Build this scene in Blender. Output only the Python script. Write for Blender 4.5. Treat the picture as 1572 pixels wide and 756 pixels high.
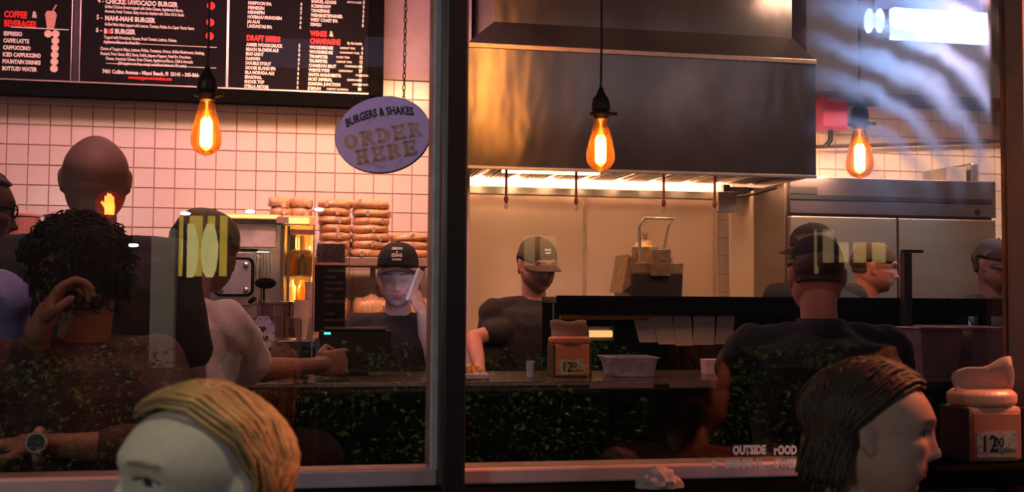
import bpy, bmesh, math, random
import numpy as np
from mathutils import Vector, Matrix, noise, Euler
random.seed(7)
for o in list(bpy.data.objects): bpy.data.objects.remove(o)
S = bpy.context.scene; COL = S.collection
R = math.radians
# ---------------------------------------------------------------- camera
F, CX, CY = 1700.0, 786.0, 378.0
YAW, PITCH, ROLL = R(10.7), R(2.6), R(0.42)
CAM = Vector((0, 0, 1.42))
fw = Vector((math.sin(YAW)*math.cos(PITCH), math.cos(YAW)*math.cos(PITCH), math.sin(PITCH)))
rt0 = Vector((math.cos(YAW), -math.sin(YAW), 0)); up0 = rt0.cross(fw)
rt = rt0*math.cos(ROLL)+up0*math.sin(ROLL); up = up0*math.cos(ROLL)-rt0*math.sin(ROLL)
cam = bpy.data.cameras.new('camera'); co = bpy.data.objects.new('camera', cam); COL.objects.link(co)
m = Matrix((rt, up, -fw)).transposed().to_4x4(); m.translation = CAM; co.matrix_world = m
cam.sensor_width = 36; cam.lens = 36*F/1572; cam.clip_start = .05
cam.dof.use_dof = True; cam.dof.focus_distance = 3.7; cam.dof.aperture_fstop = 6.5
S.camera = co
S.view_settings.view_transform = 'Standard'; S.view_settings.look = 'None'
S.view_settings.exposure = 0.0; S.view_settings.gamma = 1; S.view_settings.use_curve_mapping = False
def P(px, py, Y):                       # point of the plane y = Y seen along a sight line of the photograph
    d = fw + rt*((px-CX)/F) - up*((py-CY)/F)
    return CAM + d*((Y-CAM.y)/d.y)
def PX(px, Y, py=455): return P(px, py, Y).x
def PZ(py, Y, px=786): return P(px, py, Y).z
GY = 2.0                                # plane of the shop window
def RP(px, py, Y):                      # the same, for something standing in the street and mirrored by the window
    p = P(px, py, Y); return Vector((p.x, 2*GY-p.y, p.z))
# ---------------------------------------------------------------- world and lights
w = bpy.data.worlds.new('world'); S.world = w; w.use_nodes = True
w.node_tree.nodes['Background'].inputs[0].default_value = (.15, .13, .18, 1)
w.node_tree.nodes['Background'].inputs[1].default_value = .09
def area(name, loc, tgt, sx, sy, power, colr):
    l = bpy.data.lights.new(name, 'AREA'); l.shape = 'RECTANGLE'; l.size = sx; l.size_y = sy
    l.energy = power; l.color = colr
    o = bpy.data.objects.new(name, l); o.location = loc
    o.rotation_euler = (Vector(tgt)-Vector(loc)).to_track_quat('-Z', 'Y').to_euler(); COL.objects.link(o); return o
def spot(name, loc, tgt, power, colr, ang=60, size=.1, blend=.5):
    l = bpy.data.lights.new(name, 'SPOT'); l.energy = power; l.color = colr; l.spot_size = R(ang); l.spot_blend = blend; l.shadow_soft_size = size
    o = bpy.data.objects.new(name, l); o.location = loc
    o.rotation_euler = (Vector(tgt)-Vector(loc)).to_track_quat('-Z', 'Y').to_euler(); COL.objects.link(o); return o
def point(name, loc, power, colr, size=.03):
    l = bpy.data.lights.new(name, 'POINT'); l.energy = power; l.color = colr; l.shadow_soft_size = size
    o = bpy.data.objects.new(name, l); o.location = loc; COL.objects.link(o); return o
area('dining_ceiling_light', (-.5, 5.0, 3.3), (-.5, 6.5, 1.9), 2.8, .3, 38, (1, .36, .42))
area('shelf_heat_light', (.55, 5.6, 2.75), (.55, 6.2, 1.7), 1.2, .2, 26, (1, .48, .2))
area('equipment_fill', (-.2, 4.7, 3.2), (-.1, 5.7, 1.4), 1.0, .2, 38, (1, .52, .42))  # added fill to brighten the oven and left equipment
area('hood_lamp', (1.9, 5.75, 2.2), (1.9, 6.3, 1.5), 2.0, .25, 250, (1, .50, .24))
area('kitchen_ceiling_light', (3.6, 4.9, 3.3), (3.7, 6.3, 1.6), 1.8, .3, 75, (1, .60, .38))
spot('prep_spot', (2.6, 3.6, 3.2), (2.3, 4.9, 1.4), 60, (1, .42, .30), 75)
spot('entry_downlight', (-.3, 2.5, 3.25), (-.35, 3.5, 1.2), 50, (1, .55, .50), 70)
spot('cook_fill', (1.5, 2.9, 2.7), (1.25, 5.0, 1.55), 30, (1, .5, .42), 32)  # added fill from the window side to brighten the cook
spot('sign_fill', (.05, 2.15, 2.9), (.31, 2.6, 1.8), 26, (.66, .62, 1), 40, .05)  # added lavender light to brighten the hanging sign
area('register_screen_glow', (.42, 4.12, 1.36), (.62, 4.45, 1.56), .16, .12, .2, (.75, .72, 1))
area('amber_streak_fill', (1.30, 3.2, 2.88), (1.30, 5.3, 2.88), .04, .96, 12, (1, .30, .04))  # unseen strip, added to draw an amber streak on the hood
area('amber_streak_fill_far', (1.13, 3.6, 2.95), (1.13, 5.3, 2.95), .04, .85, 15, (1, .36, .05))  # second unseen strip, added for another hood streak
spot('street_lamp_on_hedge', (.3, .5, 4.6), (.3, -1.85, 1.0), 470, (.95, 1, .75), 100, .15)
area('street_fill', (-2.6, -1.4, 2.4), (-.3, 1.4, 1.2), .8, .8, 22, (.82, .98, .86))
spot('awning_lamp', (.9, 1.8, 2.5), (-.25, 1.38, 1.25), 70, (1, .34, .12), 70, .06)
spot('awning_lamp_far', (2.2, 1.8, 2.3), (.95, 1.55, 1.3), 120, (1, .28, .12), 70, .06)
spot('cool_kitchen_spot', (4.2, 4.4, 2.7), (3.2, 5.15, 1.65), 50, (.5, .75, 1), 60, .06)
spot('chef_back_fill', (1.5, 2.35, 2.4), (1.42, 3.33, 1.50), 9, (1, .5, .46), 24, .06)  # added light on the back of the chef's head and neck
spot('pier_fill', (1.75, 1.35, 2.4), (1.62, 1.94, 1.75), 70, (1, .42, .30), 60, .05)  # added light to brighten the pier
area('front_ceiling_fill', (2.2, 3.0, 3.3), (2.0, 5.35, 2.4), 2.6, 1.2, 8, (.9, .85, .95))
# ---------------------------------------------------------------- materials
MATS = {}
def mat(name, c, rough=.5, metal=0, var=.12, scale=30, bump=.0, bscale=60, emit=None, estr=0, spec=.5, coat=0, trans=0, ncol=None, stretch=None):
    if name in MATS: return MATS[name]
    M = bpy.data.materials.new(name); M.use_nodes = True; N = M.node_tree.nodes; L = M.node_tree.links
    b = N['Principled BSDF']; b.inputs['Roughness'].default_value = rough; b.inputs['Metallic'].default_value = metal
    b.inputs['Specular IOR Level'].default_value = spec; b.inputs['Coat Weight'].default_value = coat
    b.inputs['Transmission Weight'].default_value = trans
    tc = N.new('ShaderNodeTexCoord'); mp = N.new('ShaderNodeMapping'); L.new(tc.outputs['Object'], mp.inputs[0])
    if stretch: mp.inputs['Scale'].default_value = stretch
    n = N.new('ShaderNodeTexNoise'); n.inputs['Scale'].default_value = scale; n.inputs['Detail'].default_value = 4
    L.new(mp.outputs[0], n.inputs['Vector'])
    r = N.new('ShaderNodeValToRGB'); r.color_ramp.elements[0].position = .3; r.color_ramp.elements[1].position = .7
    c2 = ncol or tuple(min(1, x*(1+var)) for x in c); c1 = tuple(x*(1-var) for x in c)
    r.color_ramp.elements[0].color = (*c1, 1); r.color_ramp.elements[1].color = (*c2, 1)
    L.new(n.outputs['Fac'], r.inputs[0]); L.new(r.outputs[0], b.inputs['Base Color'])
    if bump:
        n2 = N.new('ShaderNodeTexNoise'); n2.inputs['Scale'].default_value = bscale; L.new(mp.outputs[0], n2.inputs['Vector'])
        bp = N.new('ShaderNodeBump'); bp.inputs['Strength'].default_value = bump; bp.inputs['Distance'].default_value = .01
        L.new(n2.outputs['Fac'], bp.inputs['Height']); L.new(bp.outputs[0], b.inputs['Normal'])
    if emit: b.inputs['Emission Color'].default_value = (*emit, 1); b.inputs['Emission Strength'].default_value = estr
    MATS[name] = M; return M
def vmat(name, rough=.5, bump=.15, bscale=300, spec=.4, sheen=0, sss=0):     # colour from the mesh's own colour attribute
    if name in MATS: return MATS[name]
    M = bpy.data.materials.new(name); M.use_nodes = True; N = M.node_tree.nodes; L = M.node_tree.links
    b = N['Principled BSDF']; b.inputs['Roughness'].default_value = rough; b.inputs['Specular IOR Level'].default_value = spec
    b.inputs['Subsurface Weight'].default_value = sss; b.inputs['Subsurface Scale'].default_value = .01
    a = N.new('ShaderNodeAttribute'); a.attribute_name = 'col'
    n = N.new('ShaderNodeTexNoise'); n.inputs['Scale'].default_value = 90; tc = N.new('ShaderNodeTexCoord'); L.new(tc.outputs['Object'], n.inputs['Vector'])
    mx = N.new('ShaderNodeMix'); mx.data_type = 'RGBA'; mx.blend_type = 'MULTIPLY'; mx.inputs[0].default_value = .25
    L.new(a.outputs['Color'], mx.inputs[6]); L.new(n.outputs['Fac'], mx.inputs[7]); L.new(mx.outputs[2], b.inputs['Base Color'])
    n2 = N.new('ShaderNodeTexNoise'); n2.inputs['Scale'].default_value = bscale; L.new(tc.outputs['Object'], n2.inputs['Vector'])
    bp = N.new('ShaderNodeBump'); bp.inputs['Strength'].default_value = bump; bp.inputs['Distance'].default_value = .002
    L.new(n2.outputs['Fac'], bp.inputs['Height']); L.new(bp.outputs[0], b.inputs['Normal'])
    MATS[name] = M; return M
def emat(name, c, s):
    if name in MATS: return MATS[name]
    M = bpy.data.materials.new(name); M.use_nodes = True; N = M.node_tree.nodes; L = M.node_tree.links
    N.remove(N['Principled BSDF']); e = N.new('ShaderNodeEmission')
    n = N.new('ShaderNodeTexNoise'); n.inputs['Scale'].default_value = 6
    mx = N.new('ShaderNodeMix'); mx.data_type = 'RGBA'; mx.inputs[6].default_value = (*[x*.75 for x in c], 1); mx.inputs[7].default_value = (*c, 1)
    L.new(n.outputs['Fac'], mx.inputs[0]); L.new(mx.outputs[2], e.inputs[0])
    e.inputs[1].default_value = s; L.new(e.outputs[0], N['Material Output'].inputs[0]); MATS[name] = M; return M
def clearmat(name, tint, gloss=.12, rough=.05, diff=0, dcol=(1, 1, 1), transl=False):
    M = bpy.data.materials.new(name); M.use_nodes = True; N = M.node_tree.nodes; L = M.node_tree.links
    N.remove(N['Principled BSDF']); t = N.new('ShaderNodeBsdfTransparent'); t.inputs[0].default_value = (*tint, 1)
    g = N.new('ShaderNodeBsdfGlossy'); g.inputs['Roughness'].default_value = rough
    lw = N.new('ShaderNodeFresnel'); lw.inputs[0].default_value = 1.5
    ad = N.new('ShaderNodeMath'); ad.operation = 'ADD'; ad.inputs[1].default_value = gloss; L.new(lw.outputs[0], ad.inputs[0])
    mx = N.new('ShaderNodeMixShader'); L.new(ad.outputs[0], mx.inputs[0]); L.new(t.outputs[0], mx.inputs[1]); L.new(g.outputs[0], mx.inputs[2])
    out = mx
    if diff:
        d = N.new('ShaderNodeBsdfTranslucent' if transl else 'ShaderNodeBsdfDiffuse'); d.inputs[0].default_value = (*dcol, 1)
        m2 = N.new('ShaderNodeMixShader'); m2.inputs[0].default_value = diff
        n = N.new('ShaderNodeTexNoise'); n.inputs['Scale'].default_value = 25
        mr = N.new('ShaderNodeMapRange'); mr.inputs[3].default_value = diff*.6; mr.inputs[4].default_value = min(1, diff*1.4)
        L.new(n.outputs['Fac'], mr.inputs[0]); L.new(mr.outputs[0], m2.inputs[0])
        L.new(mx.outputs[0], m2.inputs[1]); L.new(d.outputs[0], m2.inputs[2]); out = m2
    L.new(out.outputs[0], N['Material Output'].inputs[0]); MATS[name] = M; return M
# ---------------------------------------------------------------- object helpers
def link(name, me, mt, parent=None):
    o = bpy.data.objects.new(name, me); COL.objects.link(o)
    if mt is not None and not me.materials: me.materials.append(mt)
    if parent is not None: o.parent = parent
    return o
def obj(name, bm, mt, parent=None, loc=None, smooth=False, bevel=0, rot=None):
    me = bpy.data.meshes.new(name); bmesh.ops.recalc_face_normals(bm, faces=bm.faces); bm.to_mesh(me); bm.free()
    if smooth: me.polygons.foreach_set('use_smooth', [True]*len(me.polygons))
    o = link(name, me, mt, parent)
    if loc is not None: o.location = loc
    if rot is not None: o.rotation_euler = rot
    if bevel:
        b = o.modifiers.new('bevel', 'BEVEL'); b.width = bevel; b.segments = 2; b.limit_method = 'ANGLE'
    return o
def thing(name, label, cat, loc=(0, 0, 0), rz=0, group=None):
    o = bpy.data.objects.new(name, None); COL.objects.link(o); o.location = loc; o.rotation_euler = (0, 0, rz)
    o.empty_display_size = .1
    return tag(o, label, cat, group)
def tag(o, label, cat, group=None):
    o['label'] = label; o['category'] = cat
    if group: o['group'] = group
    return o
def struct(o, label=None):
    o['kind'] = 'structure'
    if label: o['label'] = label
    return o
def box(bm, lo, hi):
    lo = Vector(lo); hi = Vector(hi)
    vs = [bm.verts.new((x, y, z)) for x in (lo.x, hi.x) for y in (lo.y, hi.y) for z in (lo.z, hi.z)]
    for f in ((0, 1, 3, 2), (4, 6, 7, 5), (0, 4, 5, 1), (2, 3, 7, 6), (0, 2, 6, 4), (1, 5, 7, 3)): bm.faces.new([vs[i] for i in f])
    return bm
def bx(lo, hi): return box(bmesh.new(), lo, hi)
def lathe(prof, n=24, bm=None, center=(0, 0, 0), sx=1, sy=1):
    bm = bm or bmesh.new(); c = Vector(center); rows = []
    for r, z in prof: rows.append([bm.verts.new(c+Vector((r*sx*math.cos(2*math.pi*i/n), r*sy*math.sin(2*math.pi*i/n), z))) for i in range(n)])
    for a, b in zip(rows, rows[1:]):
        for i in range(n): bm.faces.new((a[i], a[(i+1) % n], b[(i+1) % n], b[i]))
    bm.faces.new(rows[0][::-1]); bm.faces.new(rows[-1]); return bm
def tube(pts, rad, n=10, bm=None, close=False):
    bm = bm or bmesh.new(); pts = [Vector(p) for p in pts]; rows = []
    rads = rad if isinstance(rad, (list, tuple)) else [rad]*len(pts)
    prev = None; K = len(pts)
    for i, p in enumerate(pts):
        if close: t = pts[(i+1) % K]-pts[i-1]
        else: t = pts[min(i+1, K-1)]-pts[max(i-1, 0)]
        t.normalize()
        if prev is None: a = t.orthogonal().normalized()
        else: a = (prev-t*prev.dot(t)); a = a.normalized() if a.length > 1e-6 else t.orthogonal().normalized()
        prev = a; b = t.cross(a)
        rows.append([bm.verts.new(p+(a*math.cos(2*math.pi*j/n)+b*math.sin(2*math.pi*j/n))*rads[i]) for j in range(n)])
    rng = range(K if close else K-1)
    for i in rng:
        A = rows[i]; B = rows[(i+1) % K]
        for j in range(n): bm.faces.new((A[j], A[(j+1) % n], B[(j+1) % n], B[j]))
    if not close: bm.faces.new(rows[0][::-1]); bm.faces.new(rows[-1])
    return bm
def prism(pts, y0, y1, bm=None):          # outline in x, z pushed through y
    bm = bm or bmesh.new()
    a = [bm.verts.new((x, y0, z)) for x, z in pts]; b = [bm.verts.new((x, y1, z)) for x, z in pts]
    bm.faces.new(a); bm.faces.new(b[::-1]); n = len(pts)
    for i in range(n): bm.faces.new((a[i], b[i], b[(i+1) % n], a[(i+1) % n]))
    return bm
def ellipsoid(c, r, bm=None, M=None, seg=20, rings=12):
    bm = bm or bmesh.new(); mm = Matrix.Diagonal((*r, 1)); mm = (M.to_4x4() if M else Matrix.Identity(4)) @ mm
    mm = Matrix.Translation(c) @ mm
    bmesh.ops.create_uvsphere(bm, u_segments=seg, v_segments=rings, radius=1, matrix=mm); return bm
def text(body, loc, size, mt, parent, name='lettering', xs=.8, off=.0, align='LEFT', space=1.0, rot=(R(90), 0, 0), ext=0, fn=None):
    c = bpy.data.curves.new(name, 'FONT'); c.body = body; c.size = size; c.resolution_u = 2; c.offset = off; c.align_x = align
    c.space_line = space; c.extrude = ext
    t = bpy.data.objects.new('tmp', c); COL.objects.link(t); dg = bpy.context.evaluated_depsgraph_get()
    me = bpy.data.meshes.new_from_object(t.evaluated_get(dg)); bpy.data.objects.remove(t)
    for v in me.vertices:
        v.co.x *= xs
        if fn: v.co = fn(v.co)
    me.materials.clear(); o = link(name, me, mt, parent); o.location = loc; o.rotation_euler = rot; return o
# ---------------------------------------------------------------- material set
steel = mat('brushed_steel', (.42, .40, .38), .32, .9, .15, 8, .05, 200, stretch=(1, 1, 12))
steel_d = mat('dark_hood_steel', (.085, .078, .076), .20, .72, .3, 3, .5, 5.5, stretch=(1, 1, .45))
black = mat('black_paint', (.006, .006, .007), .45, 0, .3, 20)
blackg = mat('black_gloss', (.005, .005, .005), .4, 0, .3, 20, spec=.0)
alum = mat('aluminium_frame', (.60, .50, .56), .5, .15, .12, 40)
white = mat('white_enamel', (.75, .7, .7), .3)
tile_m = mat('glazed_white_tile', (.70, .62, .62), .16, 0, .07, 1.7, .08, 5)
grout = mat('grout', (.42, .24, .24), .9, 0, .25, 60)
plaster = mat('mauve_plaster', (.34, .26, .30), .85, 0, .1, 10, .1)
dark_ceil = mat('dark_ceiling_paint', (.05, .045, .06), .8, 0, .2, 6)
txt_w = mat('white_print', (.8, .78, .74), .6, 0, .05)
txt_r = mat('red_print', (.75, .02, .015), .6, 0, .05)
cream = mat('pale_print', (.75, .6, .5), .6)
# ================================================================= STRUCTURE
ZC = 3.4; XL, XR = -2.4, 5.1; WY = 6.5
struct(obj('floor', bx((XL, GY-.1, -.1), (XR, WY+.2, 0)), mat('dark_floor_tile', (.05, .04, .04), .5, 0, .3, 4)))
struct(obj('ground', bx((-14, -24, -.12), (16, GY-.1, 0)), mat('pavement_concrete', (.06, .055, .05), .85, 0, .4, 3, .3, 30)))
struct(obj('ceiling', bx((XL, GY-.1, ZC), (XR, WY+.2, ZC+.1)), dark_ceil))
wl = struct(obj('wall_left', bx((XL-.15, GY-.1, 0), (XL, WY+.2, ZC)), plaster))
wr = struct(obj('wall_right', bx((XR, GY-.1, 0), (XR+.15, WY+.2, ZC)), plaster))
wb = struct(obj('wall_back', bx((XL, WY, 0), (XR, WY+.2, ZC)), grout))
# glazed tiles, each a piece of the back wall
tp = .112; tg = .0035
def tile_mesh(w_, h_):
    bm = bmesh.new(); a = w_/2-tg/2; b = h_/2-tg/2; e = .004
    box(bm, (-a, -.008, -b), (a, 0, b))
    for v in bm.verts:
        if v.co.y < -.004: v.co.x -= math.copysign(e*.6, v.co.x); v.co.z -= math.copysign(e*.6, v.co.z)
    me = bpy.data.meshes.new('tile'); bmesh.ops.recalc_face_normals(bm, faces=bm.faces); bm.to_mesh(me); bm.free(); me.materials.append(tile_m); return me
tm = tile_mesh(tp, tp)
def vis(i, k):
    x = XL+tp*(i+.5); z = tp*(k+.5)
    d = Vector((x, WY, z))-CAM; zf = d.dot(fw); px = CX+F*d.dot(rt)/zf; py = CY-F*d.dot(up)/zf
    if -15 < px < 672 and 150 < py < 366: return True
    if 595 < px < 672 and 90 < py < 160: return True
    if 1250 < px < 1560 and 128 < py < 285: return True
    return False
rest = bmesh.new(); nt = 0
for i in range(int((XR-XL)/tp)):
    for k in range(int(2.73/tp)):
        x = XL+tp*(i+.5); z = tp*(k+.5)
        if vis(i, k) and nt < 298:
            o = bpy.data.objects.new('tile', tm); COL.objects.link(o); o.parent = wb
            o.location = (x, WY+random.uniform(-.0012, 0), z); o.rotation_euler = (random.gauss(0, .004), 0, random.gauss(0, .004)); nt += 1
        elif x < PX(600, WY) or x > 3.0 or True:
            a = tp/2-tg/2; box(rest, (x-a, WY-.007, z-a), (x+a, WY, z+a))
ro = obj('tile_field', rest, tile_m, wb); ro['kind'] = 'stuff'
# mauve panel above the tiles
zt = int(2.73/tp)*tp
struct(obj('trim_1', bx((XL, WY-.03, zt), (PX(722, WY), WY, ZC)), plaster))
# dark bulkhead over the kitchen end
struct(obj('trim_2', bx((PX(1240, 6.05), 6.05, PZ(146, 6.05, 1420)), (XR, WY, ZC)), mat('dark_bulkhead_paint', (.016, .016, .024), .8)))
# partition between the order counter and the kitchen, beyond the mullion
struct(obj('trim_3', bx((PX(668, 6.3), 6.2, 0), (PX(716, 6.3), WY, ZC)), plaster))
# ---- shop front
zs = P(600, 721, GY).z; zsb = P(600, 745, GY).z
fx0, fx1 = PX(678, GY-.06), PX(713, GY-.06)
post = bpy.data.objects.new('window_frame', None)
win1 = struct(obj('window_1', bx((XL, GY-.004, zs), (fx0, GY+.004, 2.459)), None)); win2x = PX(1546, GY)
win2 = struct(obj('window_2', bx((fx1, GY-.004, zs), (win2x, GY+.004, 2.459)), None))
pm = mat('black_mullion_paint', (.008, .007, .008), .4, 0, .3, 30)
struct(obj('trim_4', bx((fx0, GY-.09, 0), (fx1, GY-.01, 2.459)), pm, bevel=.004))
struct(obj('trim_5', bx((fx0-.012, GY-.01, zs-.03), (fx1+.006, GY+.07, 2.459)), alum, bevel=.003))
pink_al = mat('pinkish_sill_metal', (.70, .44, .45), .45, .2, .12, 12, .05)
struct(obj('trim_6', bx((XL, GY-.022, zsb), (fx0, GY+.06, zs)), pink_al, bevel=.004))
struct(obj('trim_7', bx((fx1, GY-.022, zsb), (win2x, GY+.06, zs)), pink_al, bevel=.004))
struct(obj('wall_front', bx((XL, GY-.0035, 0), (win2x, GY+.08, zsb-.0005)), black))
struct(obj('wall_pier', bx((win2x, GY-.06, 0), (XR+.15, GY+.015, 2.459)), mat('red_brown_pier_stucco', (.26, .12, .105), .8, 0, .2, 7, .3, 40)))  # runs on unseen to the side wall to block street light
struct(obj('wall_light_block', bx((XL-.2, GY-.12, 2.46), (XR+.15, GY+.12, ZC+.4)), black))  # unseen lintel, added low to keep the street panel off the hood
# the pane: clear glass with a wiped smear that scatters what it mirrors
G = bpy.data.materials.new('shop_window_glass'); G.use_nodes = True; N = G.node_tree.nodes; L = G.node_tree.links
N.remove(N['Principled BSDF'])
t = N.new('ShaderNodeBsdfTransparent'); t.inputs[0].default_value = (.97, .97, .97, 1)
g1 = N.new('ShaderNodeBsdfGlossy'); g1.inputs['Roughness'].default_value = 0.0
g2 = N.new('ShaderNodeBsdfGlossy'); g2.inputs['Roughness'].default_value = .26
fr = N.new('ShaderNodeFresnel'); fr.inputs[0].default_value = 1.5
ad = N.new('ShaderNodeMath'); ad.operation = 'MULTIPLY_ADD'; ad.inputs[1].default_value = 1.5; ad.inputs[2].default_value = .02; L.new(fr.outputs[0], ad.inputs[0])
mx = N.new('ShaderNodeMixShader'); L.new(ad.outputs[0], mx.inputs[0]); L.new(t.outputs[0], mx.inputs[1]); L.new(g1.outputs[0], mx.inputs[2])
tc = N.new('ShaderNodeTexCoord'); mp = N.new('ShaderNodeMapping'); L.new(tc.outputs['Object'], mp.inputs[0])
c0 = P(1290, 330, GY); mp.inputs['Location'].default_value = (-c0.x, 0, -c0.z)
wv = N.new('ShaderNodeTexWave'); wv.wave_type = 'RINGS'; wv.rings_direction = 'Y'; wv.inputs['Scale'].default_value = 4.2; wv.inputs['Distortion'].default_value = 5.5
wv.inputs['Detail'].default_value = 3; wv.inputs['Detail Scale'].default_value = 1.5; L.new(mp.outputs[0], wv.inputs['Vector'])
ln = N.new('ShaderNodeVectorMath'); ln.operation = 'LENGTH'; L.new(mp.outputs[0], ln.inputs[0])
mr = N.new('ShaderNodeMapRange'); mr.inputs[1].default_value = .13; mr.inputs[2].default_value = .32; L.new(ln.outputs['Value'], mr.inputs[0])
pw = N.new('ShaderNodeMath'); pw.operation = 'POWER'; pw.inputs[1].default_value = 1.6; L.new(wv.outputs['Fac'], pw.inputs[0])
ml = N.new('ShaderNodeMath'); ml.operation = 'MULTIPLY'; L.new(mr.outputs[0], ml.inputs[0]); L.new(pw.outputs[0], ml.inputs[1])
m3 = N.new('ShaderNodeMath'); m3.operation = 'MULTIPLY_ADD'; m3.inputs[1].default_value = .62; m3.inputs[2].default_value = .05; L.new(ml.outputs[0], m3.inputs[0])
# the smear sits only on the right-hand end of the glass
sx = N.new('ShaderNodeSeparateXYZ'); L.new(tc.outputs['Object'], sx.inputs[0])
m4 = N.new('ShaderNodeMapRange'); m4.inputs[1].default_value = PX(1230, GY); m4.inputs[2].default_value = PX(1360, GY); L.new(sx.outputs['X'], m4.inputs[0])
m5 = N.new('ShaderNodeMath'); m5.operation = 'MULTIPLY'; L.new(m4.outputs[0], m5.inputs[0]); L.new(m3.outputs[0], m5.inputs[1])
mzz = N.new('ShaderNodeMapRange'); mzz.inputs[1].default_value = P(1400, 330, GY).z; mzz.inputs[2].default_value = P(1400, 150, GY).z; L.new(sx.outputs['Z'], mzz.inputs[0])
mq = N.new('ShaderNodeMath'); mq.operation = 'MULTIPLY'; L.new(mzz.outputs[0], mq.inputs[0]); L.new(m5.outputs[0], mq.inputs[1]); m5 = mq
m6 = N.new('ShaderNodeMath'); m6.operation = 'ADD'; m6.inputs[1].default_value = .008; L.new(m5.outputs[0], m6.inputs[0])
mz = N.new('ShaderNodeMixShader'); L.new(m6.outputs[0], mz.inputs[0]); L.new(mx.outputs[0], mz.inputs[1]); L.new(g2.outputs[0], mz.inputs[2])
L.new(mz.outputs[0], N['Material Output'].inputs[0])
win1.data.materials.append(G); win2.data.materials.append(G)
# writing on the pane
for b_, px, py, s_ in (('OUTSIDE', 1125, 698, .0225), ('r', 1188, 698, .0225), ('OOD', 1194, 698, .0225), ('O', 1091, 720, .0225), ('DRINKS AL', 1114, 719, .0215), ('OWED', 1188, 718, .0215)):
    o = text(b_, P(px, py, GY-.010 if py < 700 else GY-.026), s_, txt_w, win2, 'window_lettering', .72, .0012)
# ================================================================= THINGS: shop fittings
# ---- menu board
MB = 6.33
bl, br_, bb, bt = PX(-140, MB), PX(588, MB, 120), PZ(163, MB, 400), PZ(-140, MB)
t = thing('menu_board', 'long black menu board in dark frame hanging over the tiled wall', 'menu board', ((bl+br_)/2, MB, bb))
def loc_(x, y, z): return Vector((x-(bl+br_)/2, y-MB, z-bb))
def part_box(name, lo, hi, mt, par, org, bevel=0):
    org = Vector(org); return obj(name, bx(Vector(lo)-org, Vector(hi)-org), mt, par, bevel=bevel)
org = ((bl+br_)/2, MB, bb); f_ = .085
part_box('backing', (bl, MB, bb), (br_, MB+.05, bt), black, t, org)
fb = bmesh.new(); 
for lo, hi in (((bl, MB-.05, bb), (br_, MB, bb+f_)), ((bl, MB-.05, bt-f_), (br_, MB, bt)), ((bl, MB-.05, bb), (bl+f_, MB, bt)), ((br_-f_, MB-.05, bb), (br_, MB, bt))):
    box(fb, Vector(lo)-Vector(org), Vector(hi)-Vector(org))
obj('frame', fb, blackg, t, bevel=.01)
silver = mat('silver_trim', (.6, .52, .5), .3, .8)
part_box('frame_trim', (bl+f_, MB-.055, bb+f_-.004), (br_-f_, MB-.049, bb+f_+.003), silver, t, org)
panel_m = mat('menu_panel_print', (.008, .006, .008), .7, 0, .3, 5, spec=.08)
edges = [-130, 110, 124, 348, 362, 578]
for a, b in ((-130, 111), (124, 349), (351, 582)):
    xa, xb = PX(a, MB, 60), PX(b, MB, 60)
    pn = part_box('panel', (xa, MB-.014, bb+f_), (xb, MB-.002, bt-f_), panel_m, t, org)
    for x in (xa, xb): part_box('divider', (x-.0018, MB-.02, bb+f_), (x+.0018, MB-.013, bt-f_), silver, t, org)
TY = MB-.017
def mt_(body, px, py, hpx, m_, xs=.8, off=.0006, name='menu_lettering', space=1.0, align='LEFT'):
    p = P(px, py, TY); sz = hpx/F*(p-CAM).dot(fw)/.70
    return text(body, p-Vector(org), sz, m_, t, name, xs, off, align, space)
mt_('COFFEE', 6, 26, 9.6, txt_r, .70, .0026, 'menu_heading'); mt_('&', 49, 27, 10, txt_w, .8, .001)
mt_('BEVERAGES', 6, 40, 9.6, txt_r, .66, .0026, 'menu_heading')
for i, s in enumerate(('ESPRESSO', 'CAFFE LATTE', 'CAPPUCCINO', 'ICED CAPPUCCINO', 'FOUNTAIN DRINKS', 'BOTTLED WATER')):
    mt_(s, 5.5-i*.5, 54+i*10.7, 5.9, txt_w, .74, .0018)
    for q in ((0, 1) if i == 0 else (1,)):
        p = P(74+q*11.5-i*.5, 52+i*10.7, TY)
        bm = lathe([(.02, 0), (.02, .002)], 16); bmesh.ops.rotate(bm, verts=bm.verts, matrix=Matrix.Rotation(R(90), 3, 'X'))
        obj('price_disc', bm, cream, t, p-Vector(org))
        mt_('%d' % (2+i % 3), 72+q*11.5-i*.5, 54.5+i*10.7, 5, panel_m, .8, 0, 'price_lettering')
part_box('rule', (PX(5, TY), TY-.001, P(45, 43.5, TY).z), (PX(95, TY), TY, P(45, 43, TY).z+.003), txt_w, t, org)
# printed cup beside the heading
cup = prism([(-.018, -.045), (.018, -.045), (.030, .03), (-.030, .03)], -.002, 0); prism([(-.03, .03), (.03, .03), (.02, .05), (-.02, .05)], -.002, 0, cup); prism([(.005, .05), (.012, .05), (.030, .085), (.024, .087)], -.002, 0, cup)
obj('cup_print', cup, mat('cup_print', (.6, .32, .26), .6), t, P(78, 31, TY)-Vector(org))
for a, y_, b in (('4 - ', 150, 4), ('5 - ', 148, 29.5), ('6 - ', 147, 49)): mt_(a, y_, b, 7.2, txt_w, .8, .001)
mt_('CHICKEN', 162, 5, 7.2, txt_w, .78, .0016); mt_('&', 192, 5.5, 7.2, txt_r, .8, .0018); mt_('AVOCADO BURGER', 199, 7, 7.2, txt_w, .76, .0016)
mt_('MAHI-MAHI BURGER', 161, 31, 7.2, txt_w, .78, .0016)
mt_('B', 159.5, 51, 7.2, txt_w, .8, .0016); mt_('&', 165, 51, 7.2, txt_r, .8, .0018); mt_('S BURGER', 170, 51, 7.2, txt_w, .78, .0016)
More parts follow.
